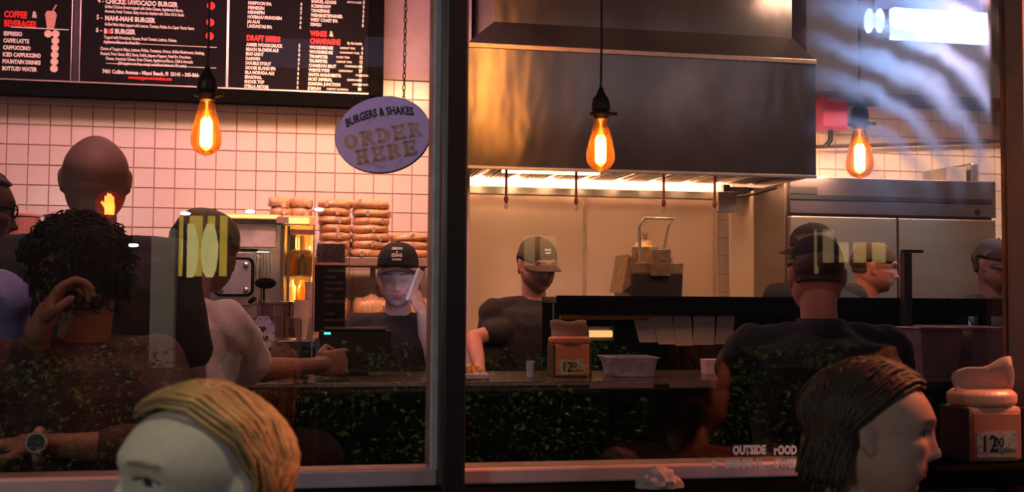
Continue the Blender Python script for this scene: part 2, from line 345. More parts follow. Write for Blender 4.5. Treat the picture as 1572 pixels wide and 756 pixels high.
for s, x, y in (('Grilled Chicken Breast topped with Swiss Cheese, Applewood Bacon,', 161, 12), ('Avocado, Fresh Tomato, Baby Arugula drizzled with Olive Oil & Garlic', 161, 19),
                ('Grilled Mahi-Mahi topped with Lettuce, Tomato, Pickles & a Caper Tartar Sauce', 160.5, 39), ('Topped with Provolone Cheese, Fresh Tomato, Lettuce, Onions,', 159.5, 59), ('Applewood Bacon & a Fried Egg', 159, 66),
                ('Choice of Toppings: Mayo, Lettuce, Pickles, Tomatoes, Onions, Grilled Mushrooms, Ketchup,', 154, 76.5), ('Mustard, Pesto Sauce, BBQ Sauce, Relish, Jalapeno Peppers, Fried Egg, Provolone', 154, 84),
                ('Cheese, American Cheese, Swiss Cheese, Applewood Bacon, Chili & Avocado', 162, 91.5), ('(All toppings are free, except underlined items are 75c extra)', 181, 99)):
    mt_(s, x, y, 4.6, txt_w, .62, .0007)
for y0 in (67.5, 99.5): part_box('rule', (PX(154, TY), TY-.001, P(240, y0+1.5, TY).z), (PX(325, TY), TY, P(240, y0+1.5, TY).z+.003), txt_w, t, org)
mt_('7401 Collins Avenue - Miami Beach, Fl  33141 - 305-866-', 157, 112, 5.6, txt_w, .78, .0012)
mt_('www.burgers-and-shakes.com', 197, 121, 5, txt_r, .74, .0012)
for x, y in ((324, 9), (323, 34.5), (322, 55.5)):
    bm = lathe([(.022, 0), (.022, .002)], 16); bmesh.ops.rotate(bm, verts=bm.verts, matrix=Matrix.Rotation(R(90), 3, 'X')); obj('price_disc', bm, txt_r, t, P(x, y, TY)-Vector(org))
def column(rows, prices, x, xp, y0, dy, h=4.7, skew=.045):
    for i, s in enumerate(rows):
        big, _, small = s.partition('|')
        mt_(big, x-skew*i*dy, y0+i*dy, h, txt_w, .78, .0013)
        if small: mt_(small, x-skew*i*dy+len(big)*4.4+2, y0+i*dy+.5, 3, txt_w, .7, .0004)
        if i < len(prices): mt_(prices[i], xp-skew*i*dy, y0+i*dy+2, h, txt_w, .78, .0013, align='RIGHT')
column(['HARPOON IPA', 'HEINEKEN', 'HENNEPIN', 'HOFBRAU MUNCHEN', 'JAI ALAI', 'LAGUNITAS IPA'], '6 5 7 6 6 6'.split(), 381, 464, 6.5, 7.1)
mt_('DRAFT BEERS', 378.5, 62, 8.2, txt_r, .72, .0026, 'menu_heading')
column(['AMBER WOODCHUCK', 'BEACH BLONDE ALE', 'BUD LIGHT', 'DARWIN', 'DOUBLE STOUT', 'GOOSE ISLAND IPA', 'ISLA MORADA ALE', 'SEASONAL', 'SHOCK TOP', 'STELLA ARTOIS'], '5 5 4 6 7 5 6 6 5 6'.split(), 378, 461, 70.5, 7.1)
column(['SAMUEL ADAMS|BOSTON LAGER', 'SCRIMSHAW', 'TANGERINE', 'WEIHENSTEPHANER', 'WEST COAST IPA', 'XINGU'], '5 5 5 5 5 5'.split(), 478, 560, 4, 7.1)
mt_('WINES', 476.5, 55, 8, txt_r, .72, .0026, 'menu_heading'); mt_('&', 505.5, 56, 8.5, txt_w, .8, .001)
mt_('CHAMPAGNE', 476, 66.5, 8, txt_r, .66, .0026, 'menu_heading'); mt_('By the bottle', 533, 68, 4, txt_w, .75, .0006)
column(['WOODBRIDGE|CABERNET 750ML', 'WOODBRIDGE|CHARDONNAY 750ML', 'TRUMPETER|MALBEC 750ML', 'TRUMPETER|CABERNET 750ML', 'CHANDON BRUT|CHAMPAGNE 187ML', 'WENTE VYDS|CHARDONNAY', 'SANTA MARGHERITA|PINOT GRIGIO', 'MOET IMPERIAL|CHAMPAGNE', 'SONOMA JUNCTION|CABERNET SAUVIGNON', 'JORDAN|CABERNET SAUVIGNON'],
       '6 6 12 12 12 27 40 66 28 80'.split(), 475.5, 557.5, 74.5, 7.0, 4.6)
# ---- oval hanging sign
SY = 2.6; sc = P(588, 207, SY); k = (sc-CAM).dot(fw)/F
t = thing('hanging_sign', 'lavender-lit oval sign reading ORDER HERE hanging tilted on a chain', 'sign', sc)
sw = Matrix.Rotation(R(-9), 3, 'Z') @ Matrix.Rotation(R(-11), 3, 'Y')
def oval(rx, ry, y0, y1, n=64): return prism([(rx*math.cos(2*math.pi*i/n), ry*math.sin(2*math.pi*i/n)) for i in range(n)], y0, y1)
rx, ry = 74*k, 59*k
q = oval(rx, ry, -.003, .014); bmesh.ops.rotate(q, verts=q.verts, matrix=sw); obj('sign_core', q, blackg, t)
q = oval(rx*.985, ry*.985, -.0055, -.0025); bmesh.ops.rotate(q, verts=q.verts, matrix=sw); obj('sign_face', q, mat('blue_lit_sign_board', (.50, .43, .80), .35, 0, .06, 4), t)  # blue light is put into the lavender face colour
gold = mat('gold_brown_print', (.42, .25, .22), .5); edge_m = mat('pale_outline_print', (.55, .55, .66), .5)
def sfn(cx, cy, arc=0):
    def fn(c):
        x = c.x+cx; z = c.y+cy+(arc*x*x)
        return Vector(sw @ Vector((x, -.0062, z)))
    return fn
def stext(b, cx, cy, size, m_, xs, off, arc=0, name='lettering', dy=0):
    c = sfn(cx*k, cy*k, arc)
    text(b, (0, 0, 0), size*k/.7, m_, t, name, xs, off, 'CENTER', 1, (0, 0, 0), 0, lambda v: c(v)+Vector((0, dy, 0)))
stext('BURGERS & SHAKES', 0, 29, 12, black, .70, .0010, -2.0)
# slab-serif letters of the sign, built stroke by stroke on a 10 x 14 grid
def ring_pts(cx_, cy_, rx_, ry_, a0, a1, n=12): return [(cx_+rx_*math.cos(R(a0+(a1-a0)*i/n)), cy_+ry_*math.sin(R(a0+(a1-a0)*i/n))) for i in range(n+1)]
def glyph(ch):
    r = []; rect = lambda a, b, c, d: r.append([(a, b), (c, b), (c, d), (a, d)])
    def arc(cx_, cy_, ro, ryo, ri, ryi, a0, a1):
        o_ = ring_pts(cx_, cy_, ro, ryo, a0, a1); i_ = ring_pts(cx_, cy_, ri, ryi, a0, a1)
        for k_ in range(len(o_)-1): r.append([o_[k_], o_[k_+1], i_[k_+1], i_[k_]])
    if ch == 'O': arc(5, 7, 5.4, 7, 2.4, 5, 0, 360)
    if ch == 'D': rect(0, 0, 5, 2.2); rect(0, 11.8, 5, 14); rect(1.2, 0, 4.2, 14); arc(4.8, 7, 5.4, 7, 2.4, 4.8, -90, 90)
    if ch == 'E': rect(0, 0, 10, 2.2); rect(0, 11.8, 10, 14); rect(1.2, 0, 4.2, 14); rect(4, 6, 7.6, 8); rect(8.2, 0, 10, 4.6); rect(8.2, 9.4, 10, 14); rect(6.6, 4.8, 8, 9.2)
    if ch == 'R': rect(0, 0, 5.2, 2); rect(0, 11.8, 5, 14); rect(1.2, 0, 4.2, 14); arc(5, 10.3, 4.6, 3.7, 1.8, 1.6, -90, 90); r.append([(4.2, 7.4), (6.8, 7.4), (9.6, 1.6), (7, 1.6)]); rect(6.8, 0, 10.8, 2)
    if ch == 'H': rect(0, 0, 4.6, 2); rect(0, 12, 4.6, 14); rect(1, 0, 3.8, 14); rect(5.6, 0, 10.2, 2); rect(5.6, 12, 10.2, 14); rect(6.4, 0, 9.2, 14); rect(3.6, 6, 6.6, 8.2)
    return r
def slab(word, cy_, hpx, m_, yoff, grow, name):
    u_ = hpx/14; tot = len(word)*12.2*u_; q = bmesh.new()
    for i, ch in enumerate(word):
        ox = -tot/2+i*12.2*u_+.8*u_
        for poly in glyph(ch):
            mx_ = sum(p_[0] for p_ in poly)/4; my_ = sum(p_[1] for p_ in poly)/4; vs = []
            for x_, y_ in poly:
                x2 = x_+(grow if x_ > mx_ else -grow); y2 = y_+(grow if y_ > my_ else -grow)
                vs.append(q.verts.new(sw @ Vector(((ox+x2*u_)*k*1.28, yoff, (cy_+y2*u_)*k))))
            q.faces.new(vs)
    obj(name, q, m_, t)
for wd, cy in (('ORDER', -12), ('HERE', -39)):
    slab(wd, cy, 22, edge_m, -.0059, .75, 'lettering_outline'); slab(wd, cy, 22, gold, -.0064, 0, 'lettering')
for s in (-1, 1):
    for zz, b in ((24, 1), (-44, -1)):
        pts = [sw @ Vector(((s*(4+i*3))*k, -.006, (zz+b*4*math.sin(i*.7))*k)) for i in range(9)]
        obj('scroll_mark', tube(pts, [.0003+.0006*math.sin(math.pi*i/8) for i in range(9)], 5), edge_m, t)
lm = bmesh.new(); tube([(.0042*math.cos(a)*.75, 0, .0085*math.sin(a)) for a in [2*math.pi*i/12 for i in range(12)]], .0013, 6, lm, True)
lme = bpy.data.meshes.new('chain_link'); lm.to_mesh(lme); lm.free(); lme.materials.append(mat('dark_chain_steel', (.06, .045, .04), .4, .8))
cp = P(620, 152, SY)-sc; n = int((ZC-(sc+cp).z)/.0135)
for i in range(n+1):
    o = bpy.data.objects.new('chain_link', lme); COL.objects.link(o); o.parent = t
    o.location = cp+Vector((i*.0001, 0, i*.0135)); o.rotation_euler = (0, random.gauss(0, .08), R(90*(i % 2))+.4)
# ---- edison bulbs
amber = clearmat('amber_bulb_glass', (1, .72, .38), .05, .02, .06, (1, .33, .05), True)
fil = emat('hot_filament', (1, .50, .12), 75); fil2 = emat('filament_support', (1, .25, .03), 6)
sock = mat('aged_bronze_socket', (.06, .035, .03), .35, .7, .3, 60)
cordm = mat('black_cloth_cord', (.02, .018, .03), .5, .2)
def pendant(px, py, label, Y=2.32):
    c = P(px, py, Y)                                   # bottom tip of the bulb
    t = thing('pendant_bulb', label, 'lamp', c, 0, None)
    prof = [(.001, 0), (.006, .002), (.012, .004), (.022, .010), (.029, .019), (.032, .031), (.0315, .043), (.028, .060), (.0225, .082), (.0175, .100), (.0145, .112), (.014, .120)]
    obj('glass_bulb', lathe([(r_*.97, z_*.98) for r_, z_ in prof], 32), amber, t, smooth=True)
    fb = bmesh.new()
    for i in range(13):
        a = 2*math.pi*i/13; r0 = .0098; p0 = (r0*math.cos(a), r0*math.sin(a))
        tube([(p0[0]*.8, p0[1]*.8, .020), (p0[0], p0[1], .026), (p0[0], p0[1], .070), (p0[0]*.6, p0[1]*.6, .078)], .0019, 6, fb)
    obj('filament', fb, fil, t)
    st = bmesh.new(); tube([(0, 0, .016), (0, 0, .115)], .0022, 8, st)
    for i in range(5):
        a = 2*math.pi*i/5; tube([(.0015*math.cos(a), .0015*math.sin(a), .096), (.009*math.cos(a), .009*math.sin(a), .074)], .0011, 5, st)
    obj('glass_stem', st, fil2, t)
    obj('socket', lathe([(.012, .114), (.0165, .116), (.0165, .122), (.026, .123), (.026, .129), (.017, .131), (.019, .150), (.018, .160), (.011, .168), (.006, .180), (.004, .186)], 28), sock, t, smooth=True, bevel=0)
    obj('socket_ring', lathe([(.0185, .134), (.021, .136), (.0205, .150), (.0185, .152)], 28), sock, t)
    sw_ = bmesh.new(); tube([(.016, -.006, .126), (.034, -.012, .126)], [.003, .0045], 8, sw_); obj('switch_knob', sw_, sock, t)
    H = ZC-c.z
    obj('cord', tube([(.0012*math.sin(z*19), 0, .184+(H-.184)*z) for z in [i/16 for i in range(17)]], .0026, 8), cordm, t)
    obj('ceiling_rose', lathe([(.045, H-.03), (.045, H-.004), (.02, H)], 24), sock, t)
    pl_ = point('bulb_light', (0, 0, .048), 2.3, (1, .42, .12), .012); pl_.parent = t
pendant(316, 240, 'lit amber filament bulb hanging in front of the menu board')
pendant(922, 264, 'lit amber filament bulb hanging in front of the steel hood')
pendant(1320, 275, 'lit amber filament bulb hanging above the refrigerator, rightmost of three')
# ---- extraction hood
HY = 5.35; hx0, hx1 = PX(716, HY, 200), PX(1253, HY, 200); hz0, hz1 = PZ(262, HY, 950), PZ(78, HY, 950)
t = thing('extraction_hood', 'large dark steel extraction hood over the cooking line', 'hood', (hx0, HY, hz0))
o0 = Vector((hx0, HY, hz0)); HW = hx1-hx0; HH = hz1-hz0; hd = WY-.03-HY
def seg(name, bm, m_, **kw): return obj(name, bm, m_, t, **kw)
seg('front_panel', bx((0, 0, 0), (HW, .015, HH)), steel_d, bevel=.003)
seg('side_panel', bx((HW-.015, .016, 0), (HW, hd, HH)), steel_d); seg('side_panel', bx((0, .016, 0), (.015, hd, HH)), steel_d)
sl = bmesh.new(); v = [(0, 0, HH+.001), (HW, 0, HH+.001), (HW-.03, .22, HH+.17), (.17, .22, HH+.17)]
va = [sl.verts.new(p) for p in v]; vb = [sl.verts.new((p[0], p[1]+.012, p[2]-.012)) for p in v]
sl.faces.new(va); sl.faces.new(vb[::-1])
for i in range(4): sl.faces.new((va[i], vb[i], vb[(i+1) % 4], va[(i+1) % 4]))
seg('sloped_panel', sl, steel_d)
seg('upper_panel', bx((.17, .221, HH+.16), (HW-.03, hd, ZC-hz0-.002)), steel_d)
seg('edge_trim', bx((-.002, -.006, HH-.02), (HW+.002, -.0005, HH+.004)), mat('copper_lit_trim', (.30, .22, .18), .35, .8), bevel=.002)
seg('lower_trim', bx((0, -.008, -.012), (HW, .01, .004)), steel, bevel=.002)
nf = 9
for i in range(nf):
    fw_ = HW/nf; q = bmesh.new(); box(q, (i*fw_+.01, .12, .05), ((i+1)*fw_-.01, hd-.25, .07))
    for j in range(6): box(q, (i*fw_+.03+j*(fw_-.06)/6, .13, .038), (i*fw_+.03+(j+.5)*(fw_-.06)/6, hd-.26, .05))
    seg('grease_filter', q, steel)
seg('light_tube', bx((.25, .35, .018), (HW*.42, .41, .034)), emat('hood_tube_glow', (1, .62, .25), 7))
seg('drip_rail', bx((0, hd-.22, -.05), (HW-.12, hd-.16, -.005)), steel, bevel=.004)
copper = mat('red_brown_pipe', (.25, .07, .04), .4, .5)
for px in (776, 883, 1017, 1095):
    x = PX(px, HY+.1, 290)-hx0; q = bmesh.new(); tube([(x, .08, .02), (x, .08, -.14)], .007, 10, q); tube([(x, .08, -.14), (x, .08, -.155), (x, .08, -.175)], [.011, .012, .004], 10, q); n_ = seg('suppression_nozzle', q, copper)
    q = lathe([(.004, 0), (.0085, .004), (.0085, .022), (.003, .03)], 12); obj('nozzle_cap', q, silver, n_, (x, .08, -.2))
# pull box and pipe under hood
pb = P(1114, 326, 5.7)
part = thing('junction_box', 'pale square metal box under the right end of the hood', 'box', pb)
obj('cover', bx((-.055, -.03, 0), (.055, .03, .11)), mat('pale_steel', (.62, .55, .48), .35, .5), part, bevel=.004)
obj('mounting_bracket', bx((-.02, -.02, .111), (.02, .02, hz0-pb.z-.02)), steel, part)
obj('conduit', tube([(.056, 0, .085), (.20, .05, .11), (.34, .1, .15)], .007, 8), mat('dark_conduit', (.06, .04, .035), .5, .5), part)
# ---- stainless backsplash sheets
bsm = mat('backsplash_steel', (.66, .52, .42), .33, .3, .09, 2.2, .05, 6)
bz0, bz1 = .9, hz0+.02
xs_ = [PX(714, 6.45), PX(898, 6.45), PX(1098, 6.45)]
bk = thing('steel_backsplash', 'beige-lit steel backsplash sheets behind the cook and grill', 'backsplash', (xs_[0], 6.46, bz0))
for a, b in zip(xs_, xs_[1:]): obj('sheet', bx((a-xs_[0]+.003, 0, 0), (b-xs_[0]-.003, .02, bz1-bz0)), bsm, bk, bevel=.002)
for x in xs_[1:]: obj('seam_strip', bx((x-xs_[0]-.012, -.008, 0), (x-xs_[0]+.012, -.0005, bz1-bz0)), mat('bright_seam', (.75, .62, .5), .25, .6), bk)
p0, p1 = PX(1121, 6.2), PX(1207, 6.2)
tag(obj('partition_panel', bx((0, 0, 0), (p1-p0, .02, 2.08)), bsm, None, (p0, 6.2, 0)), 'plain beige steel panel standing left of the refrigerator', 'panel')
# ---- refrigerator
FY = 5.75; rx0, rx1 = PX(1207, FY, 350), PX(1528, FY, 350); rz = PZ(275, FY, 1370)
fr_ = thing('refrigerator', 'tall two-door steel refrigerator at the right of the kitchen', 'refrigerator', (rx0, FY, 0)); RW = rx1-rx0
fst = mat('refrigerator_steel', (.22, .19, .17), .42, .7, .12, 1.5, .05, 150, stretch=(1, 1, 8))
fdk = mat('refrigerator_header_steel', (.16, .14, .18), .28, .8, .2, 2)
hh = PZ(334, FY, 1370)
obj('cabinet', bx((0, .03, .12), (RW, WY-.02-FY, rz)), fst, fr_, bevel=.004)
obj('header', bx((.02, -.01, hh+.01), (RW, .029, rz)), fdk, fr_, bevel=.004)
obj('header_groove', bx((.02, -.014, hh+.09), (RW-.03, -.009, hh+.115)), black, fr_)
obj('data_plate', bx((.02, -.014, hh+.12), (.18, -.009, hh+.16)), black, fr_)
obj('lock', lathe([(.018, -.01), (.018, 0)], 14), black, fr_, (RW-.12, -.012, hh+.04), rot=(R(90), 0, 0))
sp_ = PX(1376, FY, 400)-rx0
for a, b, h in ((.015, sp_-.006, 1), (sp_+.006, RW-.01, -1)):
    d = obj('door', bx((a, -.02, .16), (b, .029, hh-.005)), fst, fr_, bevel=.006)
    xh = b-.05 if h == 1 else a+.05
    obj('door_handle', tube([(xh, -.02, 1.0), (xh, -.05, 1.02), (xh, -.05, 1.28), (xh, -.02, 1.3)], .009, 8), steel, d)
for x in (.06, RW-.06):
    for y in (.1, .6): obj('foot', lathe([(.025, 0), (.025, .12)], 12), black, fr_, (x, y, 0))
bxm = mat('grey_cardboard', (.35, .31, .31), .8)
q = bx((0, 0, 0), (.13, .25, .09)); bmesh.ops.translate(q, vec=(0, 0, 0), verts=q.verts)
tag(obj('storage_box', q, bxm, None, (rx0+RW*.81, FY+.1, rz+.001), bevel=.004), 'grey box on top of the refrigerator', 'box')
tag(obj('steel_pan', bx((0, 0, 0), (.05, .3, .12)), steel, None, (rx0+RW*.935, FY+.1, rz+.001), bevel=.01), 'upright steel pan on the right end of the refrigerator top', 'pan')
# conduit along the back wall, red fire suppression box
tag(obj('wall_pipe', tube([(PX(1252, 6.44), 6.44, P(1252, 226, 6.44).z), (PX(1545, 6.44)+.4, 6.44, P(1545, 226, 6.44).z+.06)], .011, 8), mat('dark_wall_pipe', (.10, .07, .07), .5, .4)), 'dark thin pipe running along the tiled kitchen wall', 'pipe')
rb = P(1275, 200, 6.3)
t = thing('suppression_cabinet', 'red fire suppression cabinet on the wall right of the hood', 'box', rb)
red = mat('red_enamel', (.42, .015, .03), .35, 0, .1, 5)
obj('cabinet', bx((-.085, -.06, 0), (.085, .12, .30)), red, t, bevel=.006); obj('door', bx((-.08, -.068, .01), (.08, -.061, .29)), red, t, bevel=.003)
obj('notice', bx((-.05, -.072, .17), (.05, -.0685, .23)), mat('grey_notice', (.25, .14, .2), .6), t)
obj('gauge_valve', tube([(-.05, 0, .30), (-.05, 0, .36), (-.03, 0, .38)], .018, 10), black, t)
obj('drain_pipe', tube([(.0, .0, 0), (.0, 0, -.06), (-.03, 0, -.10)], .016, 10), black, t)
# ---- counter, customer side
CYF, CYB = 3.62, 4.15; cz = P(600, 588, CYF).z
cx0, cx1 = -1.9, 3.95
ct = thing('service_counter', 'long black service counter with thin pale-edged top', 'counter', (cx0, CYF, 0))
CW = cx1-cx0
obj('counter_body', bx((0, .05, .0), (CW, CYB-CYF-.03, cz-.04)), black, ct)
obj('counter_top', bx((0, 0, cz-.035), (CW, CYB-CYF, cz)), mat('dark_stone_top', (.05, .035, .03), .22, 0, .5, 60), ct, bevel=.006)
obj('edge_strip', bx((0, -.004, cz-.012), (CW, -.0005, cz-.004)), mat('edge_metal', (.35, .27, .24), .35, .6), ct)
obj('kick_plate', bx((0, .03, .0), (CW, .049, .1)), steel_d, ct)
for i in range(6): obj('front_panel', bx((i*CW/6+.01, .035, .12), ((i+1)*CW/6-.01, .049, cz-.05)), blackg, ct, bevel=.003)
# ---- pass shelf with black fascia and papers
PYY = 4.32; px0, px1 = PX(856, PYY), PX(1546, PYY)
pz0, pz1 = P(1000, 484, PYY).z, P(1000, 455, PYY).z
ps = thing('pass_shelf', 'black pass shelf bar crossing the kitchen above the counter', 'shelf', (px0, PYY, 0))
obj('fascia', bx((0, 0, pz0), (px1-px0, .02, pz1)), blackg, ps, bevel=.002)
obj('shelf_board', bx((0, .021, pz1-.03), (px1-px0, .28, pz1-.005)), steel_d, ps)
obj('back_panel', bx((0, .285, 0), (px1-px0, .30, pz1-.005)), black, ps)  # black sheet added to keep the space under the shelf dark
for x in (.03, (px1-px0)*.52, px1-px0-.03): obj('support', bx((x-.02, .1, 0), (x+.02, .14, pz1-.031)), black, ps)
obj('yellow_gleam_bar', bx((.02, .03, pz0-.02), (.38, .05, pz0-.002)), mat('gleam_yellow', (.55, .38, .08), .25, .9), ps)  # yellow gleam under the fascia, put in as a metal bar
ga = P(916, 513, PYY+.15)
hl = thing('warming_tube', 'short glowing orange warming tube under the pass shelf', 'lamp', (ga.x, ga.y, ga.z))
q = tube([(-.065, 0, 0), (.065, 0, 0)], .014, 14); obj('glow_tube', q, emat('warm_tube_glow', (1, .5, .18), 1.6), hl)
obj('reflector', bx((-.08, .02, -.03), (.08, .035, .03)), steel, hl)
for s in (-1, 1): obj('bracket', tube([(s*.07, .01, .01), (s*.07, .01, pz1-.032-ga.z)], .004, 6), black, hl)
paper = mat('greyish_ticket_paper', (.42, .34, .34), .8, 0, .1, 8)
tk = [(972, 1008, 526, -14), (1002, 1033, 529, -11), (1034, 1062, 531, -3), (1064, 1098, 530, 1), (1100, 1128, 529, 3)]
for i, (a, b, c, sl_) in enumerate(tk):
    xa, xb = PX(a, PYY+.06), PX(b, PYY+.06); zz = P(a, c, PYY+.06).z; q = bmesh.new(); dx = -(pz0-zz)*math.tan(R(-sl_))
    nn = 5
    for j in range(nn):
        f0 = j/nn; f1 = (j+1)/nn
        def ed(f): z = pz0+.03+(zz-pz0-.03)*f; return z, -math.tan(R(sl_))*(pz0-z), .008*math.sin(f*3+i)
        z0, d0, y0 = ed(f0); z1, d1, y1 = ed(f1)
        vs = [(xa+d0, y0, z0), (xb-.004+d0, y0, z0), (xb-.004+d1, y1, z1), (xa+d1, y1, z1)]
        A = [q.verts.new((v[0], v[1]-.0006, v[2])) for v in vs]; B = [q.verts.new((v[0], v[1]+.0006, v[2])) for v in vs]
        q.faces.new(A); q.faces.new(B[::-1])
        for e in range(4): q.faces.new((A[e], B[e], B[(e+1) % 4], A[(e+1) % 4]))
    tag(obj('order_paper', q, paper, None, (0, PYY+.06, 0)), ['leftmost grey paper, hanging aslant below the black pass shelf', 'second grey paper from the left, hanging aslant under the shelf', 'middle one of the five grey papers under the pass shelf', 'fourth grey paper from the left under the pass shelf', 'rightmost grey paper hanging straight below the pass shelf'][i], 'paper', 'order papers hanging from the pass shelf')
# napkin dispensers
orange = mat('orange_dispenser_plastic', (.55, .17, .08), .4, 0, .12, 6); tan = mat('tan_napkin_paper', (.42, .25, .18), .85, 0, .15, 25, .3, 80)
blkp = mat('black_plastic', (.015, .013, .013), .4)
def dispenser(name, label, c, w_, h_, sheet_px, flap, lid):
    t = thing(name, label, 'napkin dispenser', c); d_ = w_*.8
    obj('housing', bx((-w_/2, -d_/2, 0), (w_/2, d_/2, h_)), lid, t, bevel=.008)
    obj('front_frame', bx((-w_/2+.006, -d_/2-.004, .006), (w_/2-.006, -d_/2-.0005, h_-.012)), orange, t, bevel=.001)
    obj('printed_card', bx((-w_*.40, -d_/2-.006, .010), (w_*.34, -d_/2-.0045, h_*.55)), mat('beige_card', (.42, .33, .22), .6, 0, .4, 130), t)
    text('12', (-w_*.33, -d_/2-.0068, .02), h_*.42, blkp, t, 'card_lettering', .8, .0008)
    text('00', (-w_*.09, -d_/2-.0068, h_*.28), h_*.26, blkp, t, 'card_lettering', .8, .0004)
    text('napkins', (-w_*.05, -d_/2-.0068, .018), h_*.16, mat('green_print', (.10, .12, .05), .6), t, 'card_lettering', .8, .0003)
    obj('side_cheek', bx((-w_/2-.006, -d_/2, .0), (-w_/2-.0005, d_/2, h_*.98)), blkp, t, bevel=.002)
    obj('side_cheek', bx((w_/2+.0005, -d_/2, .0), (w_/2+.006, d_/2, h_*.98)), blkp, t, bevel=.002)
    obj('rounded_lid', lathe([(w_*.56, h_), (w_*.60, h_+.006), (w_*.60, h_+.02), (w_*.5, h_+.028)], 32, sy=.8), lid, t, smooth=False, bevel=.003)
    q = bmesh.new(); n_ = 10; rows = []
    for i in range(n_+1):
        u = i/n_; row = []
        for j in range(5):
            v = j/4; x = -w_*.55+u*w_*1.0+.004*math.sin(v*5); top = flap[0]+(flap[1]-flap[0])*u+.004*math.sin(u*9)
            row.append(q.verts.new((x+(.012*(1-v) if u > .9 else 0), -.012+.012*math.sin(v*3+u*2), h_+.02+top*v)))
        rows.append(row)
    for i in range(n_):
        for j in range(4): q.faces.new((rows[i][j], rows[i+1][j], rows[i+1][j+1], rows[i][j+1]))
    o = obj('napkin', q, tan, t, smooth=True); s = o.modifiers.new('s', 'SOLIDIFY'); s.thickness = .003
    return t
c = P(874, 568, 3.85); c.z = cz+.001
dispenser('napkin_dispenser', 'orange napkin dispenser with brown napkins on the service counter', c, .128, .115, 0, (.062, .062), orange)
# ---- ledge outside with second dispenser
LZ = P(1500, 709, 1.80).z; lx0 = -1.7
LE = P(600, 752, 1.93).z
lg = thing('bar_ledge', 'black bar ledge along the outside of the window', 'ledge', (lx0, 1.775, 0)); tx0 = PX(1432, 1.74)
obj('ledge_top', bx((0, 0, LE-.03), (tx0-.01-lx0, .157, LE)), blackg, lg, bevel=.004)
for i in range(5): obj('bracket', bx((.2+i*.55, .10, 0), (.24+i*.55, .14, LE-.031)), black, lg)
tb = thing('high_table', 'black high table carrying the outside napkin dispenser', 'table', (tx0, 1.72, 0))
obj('table_top', bx((0, 0, LZ-.03), (.62, .205, LZ)), blackg, tb, bevel=.004)
for x_ in (.03, .55):
    for y_ in (.02, .16): obj('leg', bx((x_, y_, 0), (x_+.03, y_+.03, LZ-.031)), black, tb)
c = P(1508, 709, 1.82); c.z = LZ+.001
salmon = mat('pale_plastic_lid', (.62, .30, .19), .35, 0, .1, 9)
dispenser('napkin_dispenser', 'napkin dispenser with large tan napkin on the outside ledge', c, .105, .098, 0, (.036, .066), salmon)
# crumpled paper on the ledge by the glass
q = bmesh.new(); bmesh.ops.create_icosphere(q, subdivisions=3, radius=1)
for v in q.verts:
    s = 1+.35*noise.noise(v.co*2.5); v.co = Vector((v.co.x*.04*s, v.co.y*.02*s, max(-.3, v.co.z)*.030*s))
tag(obj('crumpled_napkin', q, mat('crumpled_white_paper', (.5, .38, .4), .8), None, Vector((P(1012, 742, 1.88).x, 1.88, LE+.0055))), 'crumpled white napkin on the outside ledge below the window', 'napkin')
# ---- things on the service counter
clear = clearmat('frosted_clear_plastic', (.8, .78, .85), .05, .15, .30, (.55, .48, .6))
def tub(name, label, cat, c, wx, wy, h, m_=None, group=None, flare=.85):
    q = bmesh.new(); m_ = m_ or clear
    def ring(z, s, off=0): return [q.verts.new((sx_*(wx/2*s+off), sy_*(wy/2*s+off), z)) for sx_, sy_ in ((-1, -1), (1, -1), (1, 1), (-1, 1))]
    rs = [ring(0, flare), ring(h, 1), ring(h, 1, .008), ring(h+.004, 1, .008), ring(h+.004, 1, -.004), ring(.004, flare, -.004)]
    for a, b in zip(rs, rs[1:]):
        for i in range(4): q.faces.new((a[i], a[(i+1) % 4], b[(i+1) % 4], b[i]))
    q.faces.new(rs[0][::-1]); q.faces.new(rs[-1])
    return tag(obj(name, q, m_, None, c, bevel=.003), label, cat, group)
def onc(px, y): p = P(px, 560, y); p.z = cz+.001; return p
tub('plastic_bin', 'low clear plastic bin on the counter right of the napkin dispenser', 'bin', onc(965, 3.86), .17, .16, .065)
tag(obj('paper_cup', lathe([(.012, 0), (.015, .055), (.0165, .056)], 16), mat('pale_blue_paper', (.42, .42, .6), .6), None, onc(814, 3.8), smooth=False), 'small pale cup on the counter left of the orange dispenser', 'cup')
q = prism([(-.04, .0), (.0, -.0), (.045, .055), (-.045, .055)], -.03, .03)
tag(obj('food_wrapper', q, mat('pink_white_wrapper', (.6, .42, .45), .7), None, onc(1097, 3.9)), 'small pale folded wrapper standing on the counter by the chef', 'wrapper')
q = P(726, 571, 3.75); q.z = cz+.001
pl_ = thing('fries_tray', 'pale tray of fries on the counter just right of the mullion', 'food', q)
obj('tray', bx((-.05, -.05, 0), (.05, .05, .02)), mat('pale_tray', (.55, .4, .42), .5), pl_, bevel=.005)
fm = mat('fries_yellow', (.9, .42, .08), .5); 
for i in range(24):
    a = random.uniform(0, 6.28); x, y = random.uniform(-.035, .02), random.uniform(-.03, .03)
    obj('fry', tube([(x, y, .018), (x+.02*math.cos(a), y+.02*math.sin(a), .028+random.random()*.022)], .0035, 4), fm, pl_)
for a, b, yy in ((906, 1004, 592), (1028, 1100, 590)):
    x0_, x1_ = PX(a, 3.61), PX(b, 3.61); z_ = cz-.004
    tag(obj('counter_label_strip', bx((0, 0, -.02), (x1_-x0_, .0025, 0)), mat('brown_label_strip', (.28, .18, .16), .5), None, (x0_, 3.613, z_)), 'brown strip on the counter edge under the %s' % ('clear plastic bin' if a < 1000 else 'folded wrapper'), 'strip')
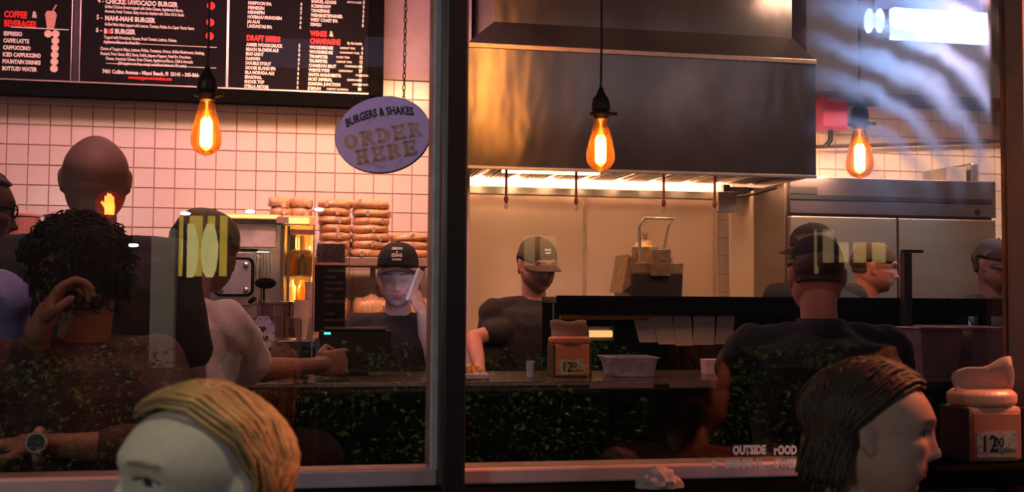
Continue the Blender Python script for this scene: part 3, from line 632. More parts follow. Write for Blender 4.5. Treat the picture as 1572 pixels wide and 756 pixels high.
# black post stand and tubs, right
c = P(1392, 560, 4.235); c.z = 0
st = thing('counter_stand', 'thin black upright stand with a cross arm by the tubs', 'stand', c)
zt_ = P(1392, 388, 4.2).z
obj('post', bx((-.018, -.018, .03), (.018, .018, zt_)), blkp, st, bevel=.002); obj('cross_arm', bx((-.02, -.012, zt_), (.075, .012, zt_+.014)), blkp, st, bevel=.002)
obj('foot', bx((-.07, -.07, 0), (.07, .07, .03)), black, st); obj('brace', tube([(.02, 0, P(1392, 520, 4.2).z), (.045, 0, P(1392, 590, 4.2).z)], .006, 8), steel, st)
tubm = clearmat('smoky_plastic_tub', (.62, .52, .64), .08, .12, .35, (.42, .32, .42))
for i, (px, yy, w_, lb) in enumerate(((1428, 3.78, .17, 'smoky plastic tub beside the black stand'), (1462, 3.98, .22, 'smoky plastic tub, middle one on the counter end'), (1500, 3.80, .15, 'smoky plastic tub nearest the pier, rightmost'))):
    q = onc(px, yy); q.x = min(q.x, cx1-.1); tub('food_tub', lb, 'tub', q, w_, .16, .175, tubm, 'smoky tubs on the counter end', .82)
# ---- back worktop and grill machine
gx0, gx1 = xs_[0]+.02, PX(1165, 5.9)
wt = thing('kitchen_worktop', 'steel worktop along the kitchen back wall', 'worktop', (gx0, 5.72, 0))
obj('top', bx((0, 0, .90), (gx1-gx0, .70, .94)), steel, wt, bevel=.004)
for i in range(4): obj('cabinet_panel', bx((i*(gx1-gx0)/4+.01, .05, .1), ((i+1)*(gx1-gx0)/4-.01, .66, .898)), steel_d, wt)
c = P(990, 455, 5.95); c.z = .941
gm = thing('grill_machine', 'boxy dark grill machine with a raised steel handle bar', 'machine', c)
def zz(py): return P(990, py, 5.95).z-.941
def xx(px, py=430): return P(px, py, 5.95).x-c.x
dk = mat('dark_machine_enamel', (.02, .015, .012), .35); brn = mat('greasy_steel', (.30, .20, .11), .35, .6, .3, 20)
obj('body', prism([(xx(946), 0), (xx(1026), 0), (xx(1034), zz(421)), (xx(957), zz(421))], -.16, .16), dk, gm, bevel=.004)
obj('upper_body', prism([(xx(957), zz(421)+.001), (xx(1034), zz(421)+.001), (xx(1035), zz(405)), (xx(962), zz(405))], -.16, .16), brn, gm, bevel=.003)
obj('side_flap', prism([(xx(943), zz(450)), (xx(956), zz(440)), (xx(961), zz(400)), (xx(953), zz(393))], -.15, .1), brn, gm)
obj('control_box', bx((xx(984), -.20, zz(425)), (xx(1012), -.161, zz(385))), brn, gm, bevel=.003)
obj('latch', bx((xx(997), -.21, zz(402)), (xx(1005), -.201, zz(399))), mat('bright_brass', (.9, .6, .2), .2, .8), gm)
q = lathe([(.075, zz(404)), (.075, zz(380)), (.05, zz(372)), (.012, zz(368)), (.012, zz(362)), (.018, zz(360)), (.016, zz(357))], 20, center=(xx(992), .02, 0)); obj('lid_pot', q, brn, gm)
q = lathe([(.055, zz(404)), (.05, zz(396)), (.02, zz(392)), (.018, zz(389))], 16, center=(xx(1022), .04, 0)); obj('small_pot', q, brn, gm)
obj('handle_bar', tube([(xx(972), -.13, zz(404)), (xx(970), -.13, zz(350)), (xx(977), -.15, zz(338)), (xx(1021), -.15, zz(338)), (xx(1014), -.13, zz(350)), (xx(1008), -.13, zz(385))], .008, 10), steel, gm)
# ================================================================= left-hand equipment
EY = 5.7
def E(px, py, y=EY): return P(px, py, y)
chrome = mat('polished_steel', (.55, .52, .50), .2, .9, .12, 5)
goldl = emat('display_light', (1, .55, .16), 2.6)
# combination oven
a, b = E(300, 460).x, E(431, 460).x
ov = thing('combi_oven', 'polished steel oven with rounded black-rimmed door window', 'oven', (a, EY, 0)); W_ = b-a
def ez(py, y=EY, px=400): return P(px, py, y).z
obj('cabinet', bx((0, .02, 0), (W_, .70, ez(333))), chrome, ov, bevel=.006)
ux0, ux1 = E(345, 360).x-a, E(424, 360).x-a
obj('upper_window', bx((ux0, .005, ez(380)), (ux1, .018, ez(346))), mat('pale_lit_glass', (.62, .5, .55), .15, .2, .3, 9), ov, bevel=.003)
obj('top_rail', bx((0, -.01, ez(344)), (W_, .019, ez(338))), mat('violet_rail', (.2, .15, .25), .3, .6), ov)
obj('lower_rail', bx((0, -.01, ez(386)), (W_*.72, .019, ez(383))), blackg, ov)
def rrect(x0, x1, z0, z1, r, y0, y1, bm=None):
    pts = []
    for cx_, cz_, a0 in ((x1-r, z1-r, 0), (x0+r, z1-r, 90), (x0+r, z0+r, 180), (x1-r, z0+r, 270)):
        for i in range(6): pts.append((cx_+r*math.cos(R(a0+i*18)), cz_+r*math.sin(R(a0+i*18))))
    return prism(pts, y0, y1, bm)
obj('golden_header', bx((.02, -.03, ez(338)), (W_-.003, -.012, ez(330))), mat('golden_header', (.8, .55, .25), .4), ov, bevel=.002)
obj('header_light', bx((.06, -.036, ez(336)), (W_-.02, -.031, ez(331))), goldl, ov)
dr = obj('door', rrect(E(322, 460).x-a, E(400, 460).x-a, ez(470), ez(388), .05, -.02, .019), chrome, ov, bevel=.004)
obj('window_gasket', rrect(E(328, 460).x-a, E(390, 460).x-a, ez(456), ez(396), .035, -.032, -.0205), blackg, dr, bevel=.006)
obj('window_pane', rrect(E(332, 460).x-a, E(385, 460).x-a, ez(452), ez(400), .025, -.036, -.0325), mat('grey_oven_glass', (.32, .30, .38), .25, .4, .2, 12), dr)
for px, py in ((340, 446), (378, 446), (378, 408), (340, 408)):
    obj('bolt', lathe([(.014, 0), (.014, .006), (.006, .01)], 12), chrome, dr, (E(px, py).x-a, -.037, ez(py)), rot=(R(90), 0, 0))
obj('latch', tube([(E(384, 470).x-a, -.03, ez(464)), (E(391, 470).x-a, -.06, ez(459))], .012, 8), blackg, dr)
# glass-door merchandiser with golden light
a, b = E(432, 460).x, E(482, 460).x; W_ = b-a
mc = thing('display_refrigerator', 'glass-door display refrigerator glowing golden yellow', 'refrigerator', (a, EY, 0))
top = ez(331); wallm = mat('golden_cabinet_lining', (.75, .52, .25), .5)
obj('back_panel', bx((0, .5, 0), (W_, .52, top)), wallm, mc); obj('side_panel', bx((0, .0, 0), (.012, .5, top)), chrome, mc); obj('side_panel', bx((W_-.012, 0, 0), (W_, .5, top)), wallm, mc)
obj('header', bx((-.003, -.03, ez(346)), (W_, -.001, top)), mat('golden_header', (.8, .55, .25), .4), mc, bevel=.004)
obj('header_light', bx((.01, -.038, ez(343)), (W_-.03, -.031, ez(334))), goldl, mc)
obj('brand_plate', bx((-.03, -.046, ez(343)), (.03, -.039, ez(334))), mat('grey_plate', (.35, .25, .2), .5), mc)
obj('top_panel', bx((0, 0, top-.02), (W_, .5, top)), chrome, mc)
d = obj('door_pane', bx((.03, -.02, .1), (W_-.02, -.014, ez(352))), clearmat('door_glass', (1, .9, .75), .03, .03), mc)
for x in (0, .03): obj('door_post', bx((x-.006, -.03, 0), (x+.008, -.012, ez(347))), mat('olive_post', (.12, .1, .06), .4, .5), d)
obj('door_top_rail', bx((.03, -.03, ez(360)), (W_, -.021, ez(352))), mat('brown_rail', (.2, .08, .05), .5), d)
for i, py in enumerate((385, 425, 465, 505)):
    obj('rack', bx((.02, .03, ez(py)), (W_-.02, .48, ez(py)+.008)), chrome, mc)
dl_ = point('display_refrigerator_light', (W_*.5, .10, ez(372)), 7, (1, .55, .14), .05); dl_.parent = mc
dl_ = point('display_refrigerator_light', (W_*.5, .08, ez(440)), 6, (1, .55, .14), .05); dl_.parent = mc
drk = [mat('drink_amber', (.5, .2, .03), .2), mat('drink_green', (.06, .10, .03), .2), mat('drink_pale', (.75, .6, .4), .3)]
i = 0
for py in (385, 425, 465):
    for x in (.05, .10, .15):
        if x > W_-.03: continue
        i += 1
        tag(obj('bottle', lathe([(.018, 0), (.019, .005), (.019, .07), (.008, .09), (.008, .108)], 12), drk[i % 3], None, (a+x, EY+.08, ez(py)+.009)), 'small bottle on the %s shelf of the glowing display refrigerator, %s one' % ({385: 'top', 425: 'middle', 465: 'bottom'}[py], 'left' if x < .07 else 'right' if x > .12 else 'middle'), 'bottle', 'bottles in the display refrigerator')
# shelf with bags of buns
SYB = 5.95
sx0, sx1 = E(483, 400, SYB).x, E(667, 400, SYB).x; sz_ = P(600, 396, SYB).z
sh = thing('bread_shelf', 'grey steel shelf carrying the bags of buns', 'shelf', (sx0, SYB-.02, 0))
SW = sx1-sx0
obj('board', bx((0, 0, sz_-.045), (SW, .5, sz_)), mat('grey_shelf_steel', (.33, .24, .22), .4, .5), sh, bevel=.003)
for z in (sz_-.48,): obj('board', bx((0, 0, z-.04), (SW, .5, z)), steel, sh, bevel=.003)
for x in (.0, SW*.5, SW-.03): obj('upright', bx((x, .44, 0), (x+.03, .48, sz_-.046)), steel, sh)
bun = mat('golden_bun_in_plastic', (.55, .22, .07), .3, 0, .35, 18, .45, 45, coat=.5, ncol=(.9, .58, .34))
def bag_mesh(seed):
    q = bmesh.new(); rnd = random.Random(seed); nx, ny = 26, 14
    bmesh.ops.create_uvsphere(q, u_segments=nx, v_segments=ny, radius=1)
    for v in q.verts:
        c = v.co; x = math.copysign(abs(c.x)**.55, c.x); y = math.copysign(abs(c.y)**.6, c.y); z = math.copysign(abs(c.z)**.7, c.z)
        lump = .72+.28*abs(math.cos(x*math.pi*1.02))
        nz = noise.noise(Vector((x*3.2, y*2.6, z*2+seed*7)))
        v.co = Vector((x*.5*(1+.08*nz), y*.5*(1+.05*nz), z*.5*lump*(1+.25*nz)))
    # twisted tail of the bag
    me = bpy.data.meshes.new('bun_bag'); q.to_mesh(me); q.free(); me.polygons.foreach_set('use_smooth', [True]*len(me.polygons)); me.materials.append(bun); return me
bags = [bag_mesh(i) for i in range(5)]
tie = mat('bag_tie_plastic', (.75, .6, .5), .2); tq = bmesh.new(); tube([(0, 0, 0), (.0, -.02, .002), (.008, -.035, -.004)], [.008, .004, .012], 8, tq); tme = bpy.data.meshes.new('twisted_end'); tq.to_mesh(tme); tq.free(); tme.materials.append(tie)
def bag(x, y, z, w_, d_, h_, label, grp):
    o = bpy.data.objects.new('bun_bag', random.choice(bags)); COL.objects.link(o)
    o.location = (x, y, z+h_*.56); o.scale = (w_, d_, h_*1.5); o.rotation_euler = (random.gauss(0, .02), random.gauss(0, .03), random.gauss(0, .06))
    e = bpy.data.objects.new('twisted_end', tme); COL.objects.link(e); e.parent = o
    e.location = (random.uniform(-.3, .3), -.47, random.uniform(-.1, .2)); e.scale = (1/w_, 1/d_, 1/h_)
    tag(o, label, 'bread', grp)
rows_ = ['bottom', 'second', 'third', 'fourth', 'fifth', 'sixth', 'top']
hb = (P(570, 308, SYB).z-sz_)/7
for cname, x0, x1, n0, n1 in (('left', 489, 540, 0, 7), ('middle', 540, 600, 0, 7), ('low right', 603, 663, 0, 3)):
    xa, xb = E(x0, 350, SYB).x, E(x1, 350, SYB).x
    for r_ in range(n0, n1):
        bag((xa+xb)/2+random.gauss(0, .004), SYB+.12, sz_+r_*hb, (xb-xa)*random.uniform(.95, 1.04), .24, hb,
            'bag of golden buns, %s stack on grey shelf, %s' % (cname, ('top one' if r_ == n1-1 else rows_[r_]+(' one' if r_ == 0 else ' from the bottom'))), 'bags of buns')
zt2 = ez(331)+.001
for i, x0 in enumerate((418, 448)):
    for r_ in range(2):
        p = E(x0+14, 330, EY+.25); bag(p.x, EY+.25, zt2+r_*.052, .12, .24, .05, 'bag of buns on the display refrigerator, %s side, %s one' % (('left', 'right')[i], ('lower', 'upper')[r_]), 'bags of buns on the refrigerator')
for i in range(3):
    for r_ in range(2):
        p = E(510+i*62, 470, SYB); bag(p.x, SYB+.14, sz_-.475+r_*.14, .20, .24, .105, 'large bag of buns on the lower shelf, %s column, %s' % (('left', 'middle', 'right')[i], ('lower', 'upper')[r_]), 'bags on the lower shelf')
# drink dispensers behind the curly-haired person
for i, (px, lb) in enumerate(((34, 'pinkish clear drink dispenser at the far left wall'), (92, 'pinkish clear drink dispenser next to the bald man'))):
    c = E(px, 400); c.z = 1.15
    t = thing('drink_dispenser', lb, 'drink dispenser', c)
    pk = clearmat('pinkish_tank' if i == 0 else 'pinkish_tank_b', (.9, .55, .5), .05, .08, .5, (.6, .28, .25))
    obj('tank', lathe([(.07, .20), (.078, .22), (.078, ez(343)-1.15), (.07, ez(340)-1.15)], 24), pk, t)
    obj('lid', lathe([(.082, ez(340)-1.15), (.084, ez(337)-1.15), (.04, ez(331)-1.15), (.015, ez(330)-1.15)], 24), mat('pink_lid', (.55, .35, .33), .3), t)
    obj('base', bx((-.08, -.09, 0), (.08, .09, .198)), blackg, t, bevel=.01)
    obj('tap', tube([(0, -.08, .25), (0, -.11, .25), (0, -.11, .21)], .010, 8), chrome, t)
lx = E(-30, 400).x
bc = thing('back_counter', 'dark counter along the back wall at the left', 'counter', (lx, EY-.15, 0))
obj('top', bx((0, 0, 1.11), (E(300, 400).x-lx-.01, .8, 1.149)), steel_d, bc, bevel=.004); obj('cabinet', bx((0, .05, 0), (E(300, 400).x-lx-.01, .8, 1.109)), black, bc)
# ---- on the order counter
def onx(px, y): p = P(px, 560, y); p.z = cz+.001; return p
# tip jar
c = onx(412, 3.9); tj = thing('tip_jar', 'clear square tip jar with white eight-sided TIP JAR label', 'jar', c)
kj = (c-CAM).dot(fw)/F
def kz(py): return P(412, py, 3.9).z-cz
ja = clearmat('clear_acrylic', (.82, .78, .85), .06, .04, .12, (.35, .2, .22))
obj('jar_body', bx((-.065, -.05, 0), (.11, .09, kz(488))), ja, tj, bevel=.012)
obj('jar_neck', lathe([(.055, kz(488)), (.055, kz(470)), (.062, kz(468)), (.062, kz(464)), (.05, kz(463))], 24, center=(.02, .02, 0)), ja, tj)
r_ = 24*kj; ctr = Vector((P(404, 512, 3.85).x-c.x, -.0525, P(404, 512, 3.85).z-cz))
pts = [(r_*.72*math.cos(R(22.5+45*i))*1.08, r_*1.15*math.sin(R(22.5+45*i))) for i in range(8)]
q = prism(pts, -.002, 0); lbm = obj('label', q, mat('lavender_white_label', (.62, .55, .78), .6), tj, ctr)
text('TiP', ctr+Vector((-.024, -.003, .002)), .026, black, tj, 'label_lettering', .95, .0012)
text('JAR', ctr+Vector((-.012, -.003, -.026)), .024, black, tj, 'label_lettering', .85, .0012)
for i in range(10):
    a_ = i*.63; x, z = r_*.66*math.cos(a_), r_*.95*math.sin(a_)
    obj('label_mark', bx((x-.0015, -.0032, z-.004), (x+.0015, -.0022, z+.004)), black, tj, ctr)
for i in range(7):
    q = bx((-.03, -.001, -.013), (.03, .001, .013)); bmesh.ops.rotate(q, verts=q.verts, matrix=Euler((random.uniform(-1.2, 1.2), random.uniform(-.6, .6), random.uniform(-1.5, 1.5))).to_matrix())
    obj('bank_note', q, mat('grey_green_note', (.2, .22, .16), .8), tj, (random.uniform(-.02, .06), random.uniform(0, .05), .03+i*.016))
# utensils in a holder behind the jar
c = P(405, 545, 4.6); c.z = .0
uh = thing('utensil_holder', 'steel holder with ladle and slotted turner behind the tip jar', 'utensils', P(405, 470, 4.5))
obj('holder', lathe([(.035, -.15), (.04, 0), (.041, .002)], 20), chrome, uh)
dz = P(405, 440, 4.5).z-uh.location.z; tz = P(405, 388, 4.5).z-uh.location.z
q = bmesh.new(); tube([(.0, 0, -.1), (.0, 0, dz)], .004, 8, q); ellipsoid((.005, -.01, dz+.012), (.042, .025, .022), q); obj('ladle', q, blackg, uh, smooth=True)
q = bmesh.new(); tube([(-.01, .01, -.1), (-.01, .01, dz+.02)], .004, 8, q)
for i in range(5): tube([(-.034+i*.013, .01, dz+.02), (-.036+i*.0145, .006, (dz+tz)/2+.01), (-.030+i*.0115, .01, tz)], .0028, 6, q)
tube([(-.034, .01, dz+.02), (.02, .01, dz+.02)], .003, 6, q); tube([(-.030, .01, tz), (.016, .01, tz)], .003, 6, q); obj('slotted_turner', q, chrome, uh)
obj('holder_stand', bx((-.05, -.04, -uh.location.z), (.05, .04, -.151)), black, uh)
# cups
cm = mat('pale_cup_plastic', (.70, .52, .45), .35)
for i, (px, y, n, lb) in enumerate(((462, 4.75, 7, 'short stack of pale cups behind the till'), (478, 4.9, 13, 'tall stack of pale cups behind the till'))):
    base = P(px, 520, y)
    for j in range(n):
        o = obj('paper_cup', lathe([(.022, 0), (.031, .075), (.033, .077), (.030, .077), (.021, .003)], 16), cm, None, (base.x, base.y, base.z+j*.014)); tag(o, 'pale cup, %s of the %s' % (('lowest', 'second from the bottom', 'third from the bottom', 'fourth from the bottom', 'fifth from the bottom', 'sixth from the bottom', 'seventh from the bottom', 'eighth from the bottom', 'ninth from the bottom', 'tenth from the bottom', 'third from the top', 'second from the top', 'topmost')[j], lb), 'cup', 'cups in the '+lb)
# stand under cups: back bar
bx0, bx1 = P(380, 520, 4.7).x, P(700, 520, 4.7).x
bb_ = thing('back_bar', 'dark low bar unit behind the till', 'counter', (bx0, 4.62, 0)); zb = P(470, 520, 4.82).z-.001
obj('top', bx((-.05, -.02, zb-.03), (.42, .35, zb)), steel_d, bb_, bevel=.003); obj('cabinet', bx((-.04, 0, 0), (.41, .34, zb-.031)), black, bb_)
# menu placard
c = onx(505, 4.02)
def qz(py): return P(505, py, 4.02).z-cz
mn = thing('menu_placard', 'dark counter menu placard in a curved wire frame', 'sign', c)
wx = .054
obj('sheet', bx((-wx, -.001, qz(510)), (wx, .001, qz(408))), mat('dark_brown_sheet', (.035, .02, .018), .5), mn)
obj('header_sheet', bx((-wx*.9, -.0045, qz(404)), (wx*.95, -.003, qz(375))), mat('pink_header', (.55, .3, .28), .5, 0, .5, 90), mn)
obj('clear_sleeve', bx((-wx-.006, -.008, qz(515)), (wx+.006, -.006, qz(368))), clearmat('clear_sleeve', (.93, .88, .9), .03, .05), mn)
obj('frame_wire', tube([(-wx-.008, 0, qz(568)), (-wx-.006, 0, qz(372)), (-.02, 0, qz(366)), (.02, 0, qz(372)), (wx+.014, 0, qz(368)), (wx+.006, 0, qz(568))], .002, 6), silver, mn)
obj('base', bx((-wx, -.03, 0), (wx, .03, .006)), blackg, mn)
for i, s in enumerate(('MILKSHAKES', 'VANILLA', 'CHOCOLATE', 'STRAWBERRY', 'OREO', 'SWEET POTATO', '', 'FLOATS', 'BANANA SPLIT')):
    if s: text(s, (-.02 if i else -.01, -.0018, qz(418+i*9.5)), .0135, mat('pinkish_print', (.95, .75, .7), .6), mn, 'placard_lettering', .8, .0003)
# till with screen
c = onx(545, 3.98)
tl = thing('cash_register', 'dark till screen turned toward the cashier', 'till', c)
def tz_(py): return P(545, py, 3.98).z-cz
x0_, x1_ = P(485, 540, 3.98).x-c.x, P(600, 540, 3.98).x-c.x
obj('screen_back', prism([(x0_, .02), (x1_, .02), (x1_, tz_(507)), (x0_+.01, tz_(507))], -.012, .016), blkp, tl, bevel=.006)
obj('side_panel', prism([(x0_-.002, .01), (x0_+.025, .01), (x0_+.012, tz_(520)), (x0_-.004, tz_(520))], -.035, -.013), mat('blue_grey_plastic', (.06, .10, .16), .35), tl)
obj('lit_screen', bx((x0_+.015, .0165, .03), (x1_-.01, .018, tz_(507)-.01)), emat('till_screen', (.55, .5, .9), 1.0), tl)
obj('stand', bx((-.05, -.02, 0), (.05, .06, .019)), blkp, tl, bevel=.003)
obj('top_bar', bx((x0_+.03, -.02, tz_(507)+.003), (x1_-.02, .02, tz_(503))), mat('grey_till_edge', (.2, .14, .12), .4), tl)
obj('status_light', bx((x0_+.027, -.016, tz_(514)), (x0_+.05, -.0125, tz_(511))), emat('cyan_light', (.1, 1, .8), 2.5), tl)
c = onx(460, 3.85)
ph = thing('card_terminal', 'dark card terminal with loop cable beside the till', 'terminal', c)
obj('body', prism([(-.02, 0), (.03, 0), (.025, .07), (-.012, .06)], -.02, .02), blkp, ph, bevel=.004)
obj('cable_loop', tube([(-.028+.018*math.cos(a_), -.01, .05+.045*math.sin(a_)) for a_ in [i*.3 for i in range(20)]], .0035, 6), mat('brown_cable', (.12, .05, .03), .4), ph)
obj('key_pad', bx((.0, -.0225, .012), (.012, -.0205, .055)), mat('pale_keys', (.6, .45, .45), .5), ph)
tag(obj('card', bx((0, 0, 0), (.035, .05, .002)), mat('teal_card', (.1, .4, .4), .3), None, onx(392, 3.68)), 'small teal card lying on the counter by the man', 'card')
# ================================================================= PEOPLE
def ss(a, b, x): t = min(1, max(0, (x-a)/(b-a))); return t*t*(3-2*t)
def gs(d, s): return math.exp(-(d/s)**2)
def head_point(u):                      # unit direction -> point of a head, face toward +Y, centre between the ears
    sx_, sy_, sz_ = u
    x = .075*sx_; y = .098*sy_; z = .118*sz_
    if sz_ < 0:
        k = ss(0, 1, -sz_); x *= 1-.10*k+.34*k*(1-k)
        zz_ = -.118*(abs(sz_)**.9); z = zz_
        if sy_ > 0: y = .098*(sy_**.75 if sy_ > 0 else sy_)*(1-.02*k)+.012*k*ss(0, .5, sy_)
        else: y *= 1-.45*k
    else:
        bo = 1+.155*4*sz_*(1-sz_); x *= bo; y *= bo
        if sy_ < 0: y *= 1.06
    if sy_ > 0:
        f = ss(0, .5, sy_); ax = abs(x)
        y -= .010*f*ss(-.02, -.11, z)*0
        y += f*(.005*gs(z-.030, .012)*gs(ax-.02, .030) - .011*gs(z-.012, .013)*gs(ax-.031, .017) + .006*gs(z+.014, .02)*gs(ax-.042, .018)
             - .004*gs(z+.03, .02)*gs(ax-.05, .02)
             + .018*gs(x, .0085)*ss(.022, -.024, z)*ss(-.044, -.033, z) + .006*gs(x, .008)*gs(z+.004, .022)
             + .009*gs(x, .013)*gs(z+.030, .0085) + .005*gs(ax-.014, .006)*gs(z+.034, .007)
             + .0075*gs(x, .024)*gs(z+.054, .0065) + .008*gs(x, .020)*gs(z+.067, .0065) - .004*gs(x, .022)*gs(z+.0605, .003)
             - .004*gs(z+.079, .006)*gs(x, .02) + .009*gs(x, .018)*gs(z+.098, .013))
    return Vector((x, y, z))
def head_bm(bm, M, s=1, nu=84, nv=72):
    rows = []
    for j in range(1, nv):
        th = math.pi*j/nv; row = []
        for i in range(nu):
            ph = 2*math.pi*i/nu; ph = ph-.35*math.sin(2*ph)*0
            # finer toward the face
            ph = ph-.45*math.cos(ph)*1.0
            row.append(bm.verts.new(M @ (head_point((math.sin(th)*math.cos(ph), math.sin(th)*math.sin(ph), math.cos(th)))*s)))
        rows.append(row)
    for a_, b_ in zip(rows, rows[1:]):
        for i in range(nu): bm.faces.new((a_[i], b_[i], b_[(i+1) % nu], a_[(i+1) % nu]))
    t_ = bm.verts.new(M @ (head_point((0, 0, 1))*s)); e_ = bm.verts.new(M @ (head_point((0, 0, -1))*s))
    for i in range(nu): bm.faces.new((t_, rows[0][i], rows[0][(i+1) % nu])); bm.faces.new((e_, rows[-1][(i+1) % nu], rows[-1][i]))
    for sd in (-1, 1):                       # ears: rim and lobe
        for (dx, dy, dz, r3) in ((.074, -.010, .004, (.009, .017, .029)), (.079, -.016, .012, (.006, .012, .018)), (.075, -.004, -.022, (.006, .009, .011))):
            mm = M @ Matrix.Translation((sd*(dx+.005)*s, dy*s, dz*s)) @ Matrix.Rotation(sd*R(30), 4, 'Z') @ Matrix.Rotation(R(-12), 4, 'X') @ Matrix.Diagonal((*[q_*s for q_ in r3], 1))
            bmesh.ops.create_uvsphere(bm, u_segments=14, v_segments=10, radius=1, matrix=mm)
def capsule(bm, a_, b_, ra, rb, n=16, mid=None):
    a_ = Vector(a_); b_ = Vector(b_); d = (b_-a_); L_ = d.length; d.normalize()
    pts = []; rad = []
    for i in range(4): t_ = i/4*math.pi/2; pts.append(a_-d*ra*math.cos(t_)); rad.append(max(ra*math.sin(t_), ra*.02))
    K = 8
    for i in range(K+1):
        t_ = i/K; r_ = ra+(rb-ra)*t_
        if mid: r_ += mid*math.sin(math.pi*min(1, t_*1.3))
        pts.append(a_+d*L_*t_); rad.append(r_)
    for i in range(1, 5): t_ = i/4*math.pi/2; pts.append(b_+d*rb*math.sin(t_)); rad.append(max(rb*math.cos(t_), rb*.02))
    tube(pts, rad, n, bm)
def loft(bm, secs, n=28):                # (centre, half width, half depth, yaw)
    rows = []
    for c_, rx_, ry_, yw in secs:
        c_ = Vector(c_); X = Vector((math.cos(yw), math.sin(yw), 0)); Y = Vector((-math.sin(yw), math.cos(yw), 0)); row = []
        for i in range(n):
            a_ = 2*math.pi*i/n; ca, sa = math.cos(a_), math.sin(a_)
            ca = math.copysign(abs(ca)**.85, ca); sa = math.copysign(abs(sa)**.85, sa)
            row.append(bm.verts.new(c_+X*rx_*ca+Y*ry_*sa))
        rows.append(row)
    for a_, b_ in zip(rows, rows[1:]):
        for i in range(n): bm.faces.new((a_[i], a_[(i+1) % n], b_[(i+1) % n], b_[i]))
    bm.faces.new(rows[0][::-1]); bm.faces.new(rows[-1])
def hand(bm, wr_, d, nrm, curl=.4, side=1, s=1):     # wrist, pointing direction, palm normal
    d = Vector(d).normalized(); nrm = Vector(nrm); nrm = (nrm-d*nrm.dot(d)).normalized(); x = d.cross(nrm)*side
    wr_ = Vector(wr_)
    Mx = Matrix((x, d, nrm)).transposed()
    ellipsoid(wr_+d*.048*s, (.040*s, .052*s, .015*s), bm, Mx, 18, 12)
    ellipsoid(wr_+d*.075*s, (.042*s, .022*s, .013*s), bm, Mx, 18, 12)
    capsule(bm, wr_-d*.02, wr_+d*.03*s, .024*s, .024*s, 12)
    ln_ = (.072, .082, .077, .060)
    for i in range(4):
        p = wr_+d*.088*s+x*(.031-.0205*i)*s; l_ = ln_[i]*s; dd = d.copy(); a0 = curl*(.8+.12*i)
        spread = x*(.10-.065*i)
        for j, fr_ in enumerate((.44, .31, .25)):
            a_ = a0*(1, 1.25, .8)[j]; dd = (Matrix.Rotation(-a_*side, 3, x) @ dd).normalized() if False else (dd*math.cos(a_)+nrm_rot(dd, nrm, d)*math.sin(a_)).normalized()
            q_ = p+(dd+(spread if j == 0 else spread*.3)).normalized()*l_*fr_
            capsule(bm, p, q_, (.0088-.0008*j)*s, (.0082-.0009*j)*s, 10); p = q_
    p = wr_+d*.022*s+x*.030*s+nrm*.004; dd = (x*.75+d*.75+nrm*.25*(1+curl)).normalized(); q_ = p+dd*.036*s; capsule(bm, p, q_, .0125*s, .0105*s, 10)
    dd = (x*(.35-.5*curl)+d*.9+nrm*.5*curl).normalized(); capsule(bm, q_, q_+dd*.031*s, .0105*s, .0085*s, 10)
def nrm_rot(dd, nrm, d):                 # direction perpendicular to dd, bending toward the palm
    return (nrm*dd.dot(d)-d*dd.dot(nrm)).normalized()
def finish(name, bm, mt, root, voxel, sm, colfn=None, fold=0, fseed=0, fscale=7):
    me = bpy.data.meshes.new(name); bmesh.ops.recalc_face_normals(bm, faces=bm.faces); bm.to_mesh(me); bm.free()
    o = bpy.data.objects.new('tmp', me); COL.objects.link(o)
    r_ = o.modifiers.new('r', 'REMESH'); r_.mode = 'VOXEL'; r_.voxel_size = voxel; r_.use_smooth_shade = True
    if sm: s_ = o.modifiers.new('s', 'SMOOTH'); s_.factor = .5; s_.iterations = sm
    dg = bpy.context.evaluated_depsgraph_get(); me2 = bpy.data.meshes.new_from_object(o.evaluated_get(dg)); me2.name = name
    bpy.data.objects.remove(o); bpy.data.meshes.remove(me)
    base = root.location
    if fold:
        nn = [v.normal.copy() for v in me2.vertices]
        for v, n_ in zip(me2.vertices, nn):
            q_ = v.co*fscale; q_ = Vector((q_.x+q_.z*.5, q_.y, q_.z*.55+fseed*3.1))
            a_ = noise.noise(q_)+.5*noise.noise(q_*2.3); v.co += n_*fold*(1-2.2*abs(a_))
    if colfn:
        ca = me2.color_attributes.new('col', 'FLOAT_COLOR', 'POINT')
        arr = np.empty((len(me2.vertices), 4), dtype=np.float32)
        for i, v in enumerate(me2.vertices): c_ = colfn(v.co); arr[i] = (c_[0], c_[1], c_[2], 1)
        ca.data.foreach_set('color', arr.ravel())
    for v in me2.vertices: v.co -= base
    me2.polygons.foreach_set('use_smooth', [True]*len(me2.polygons))
    me2.materials.clear(); return link(name, me2, mt, root)
def lerp3(a_, b_, t_): return tuple(a_[i]+(b_[i]-a_[i])*t_ for i in range(3))
skinm = vmat('skin', .62, .12, 260, .4, sss=.0)
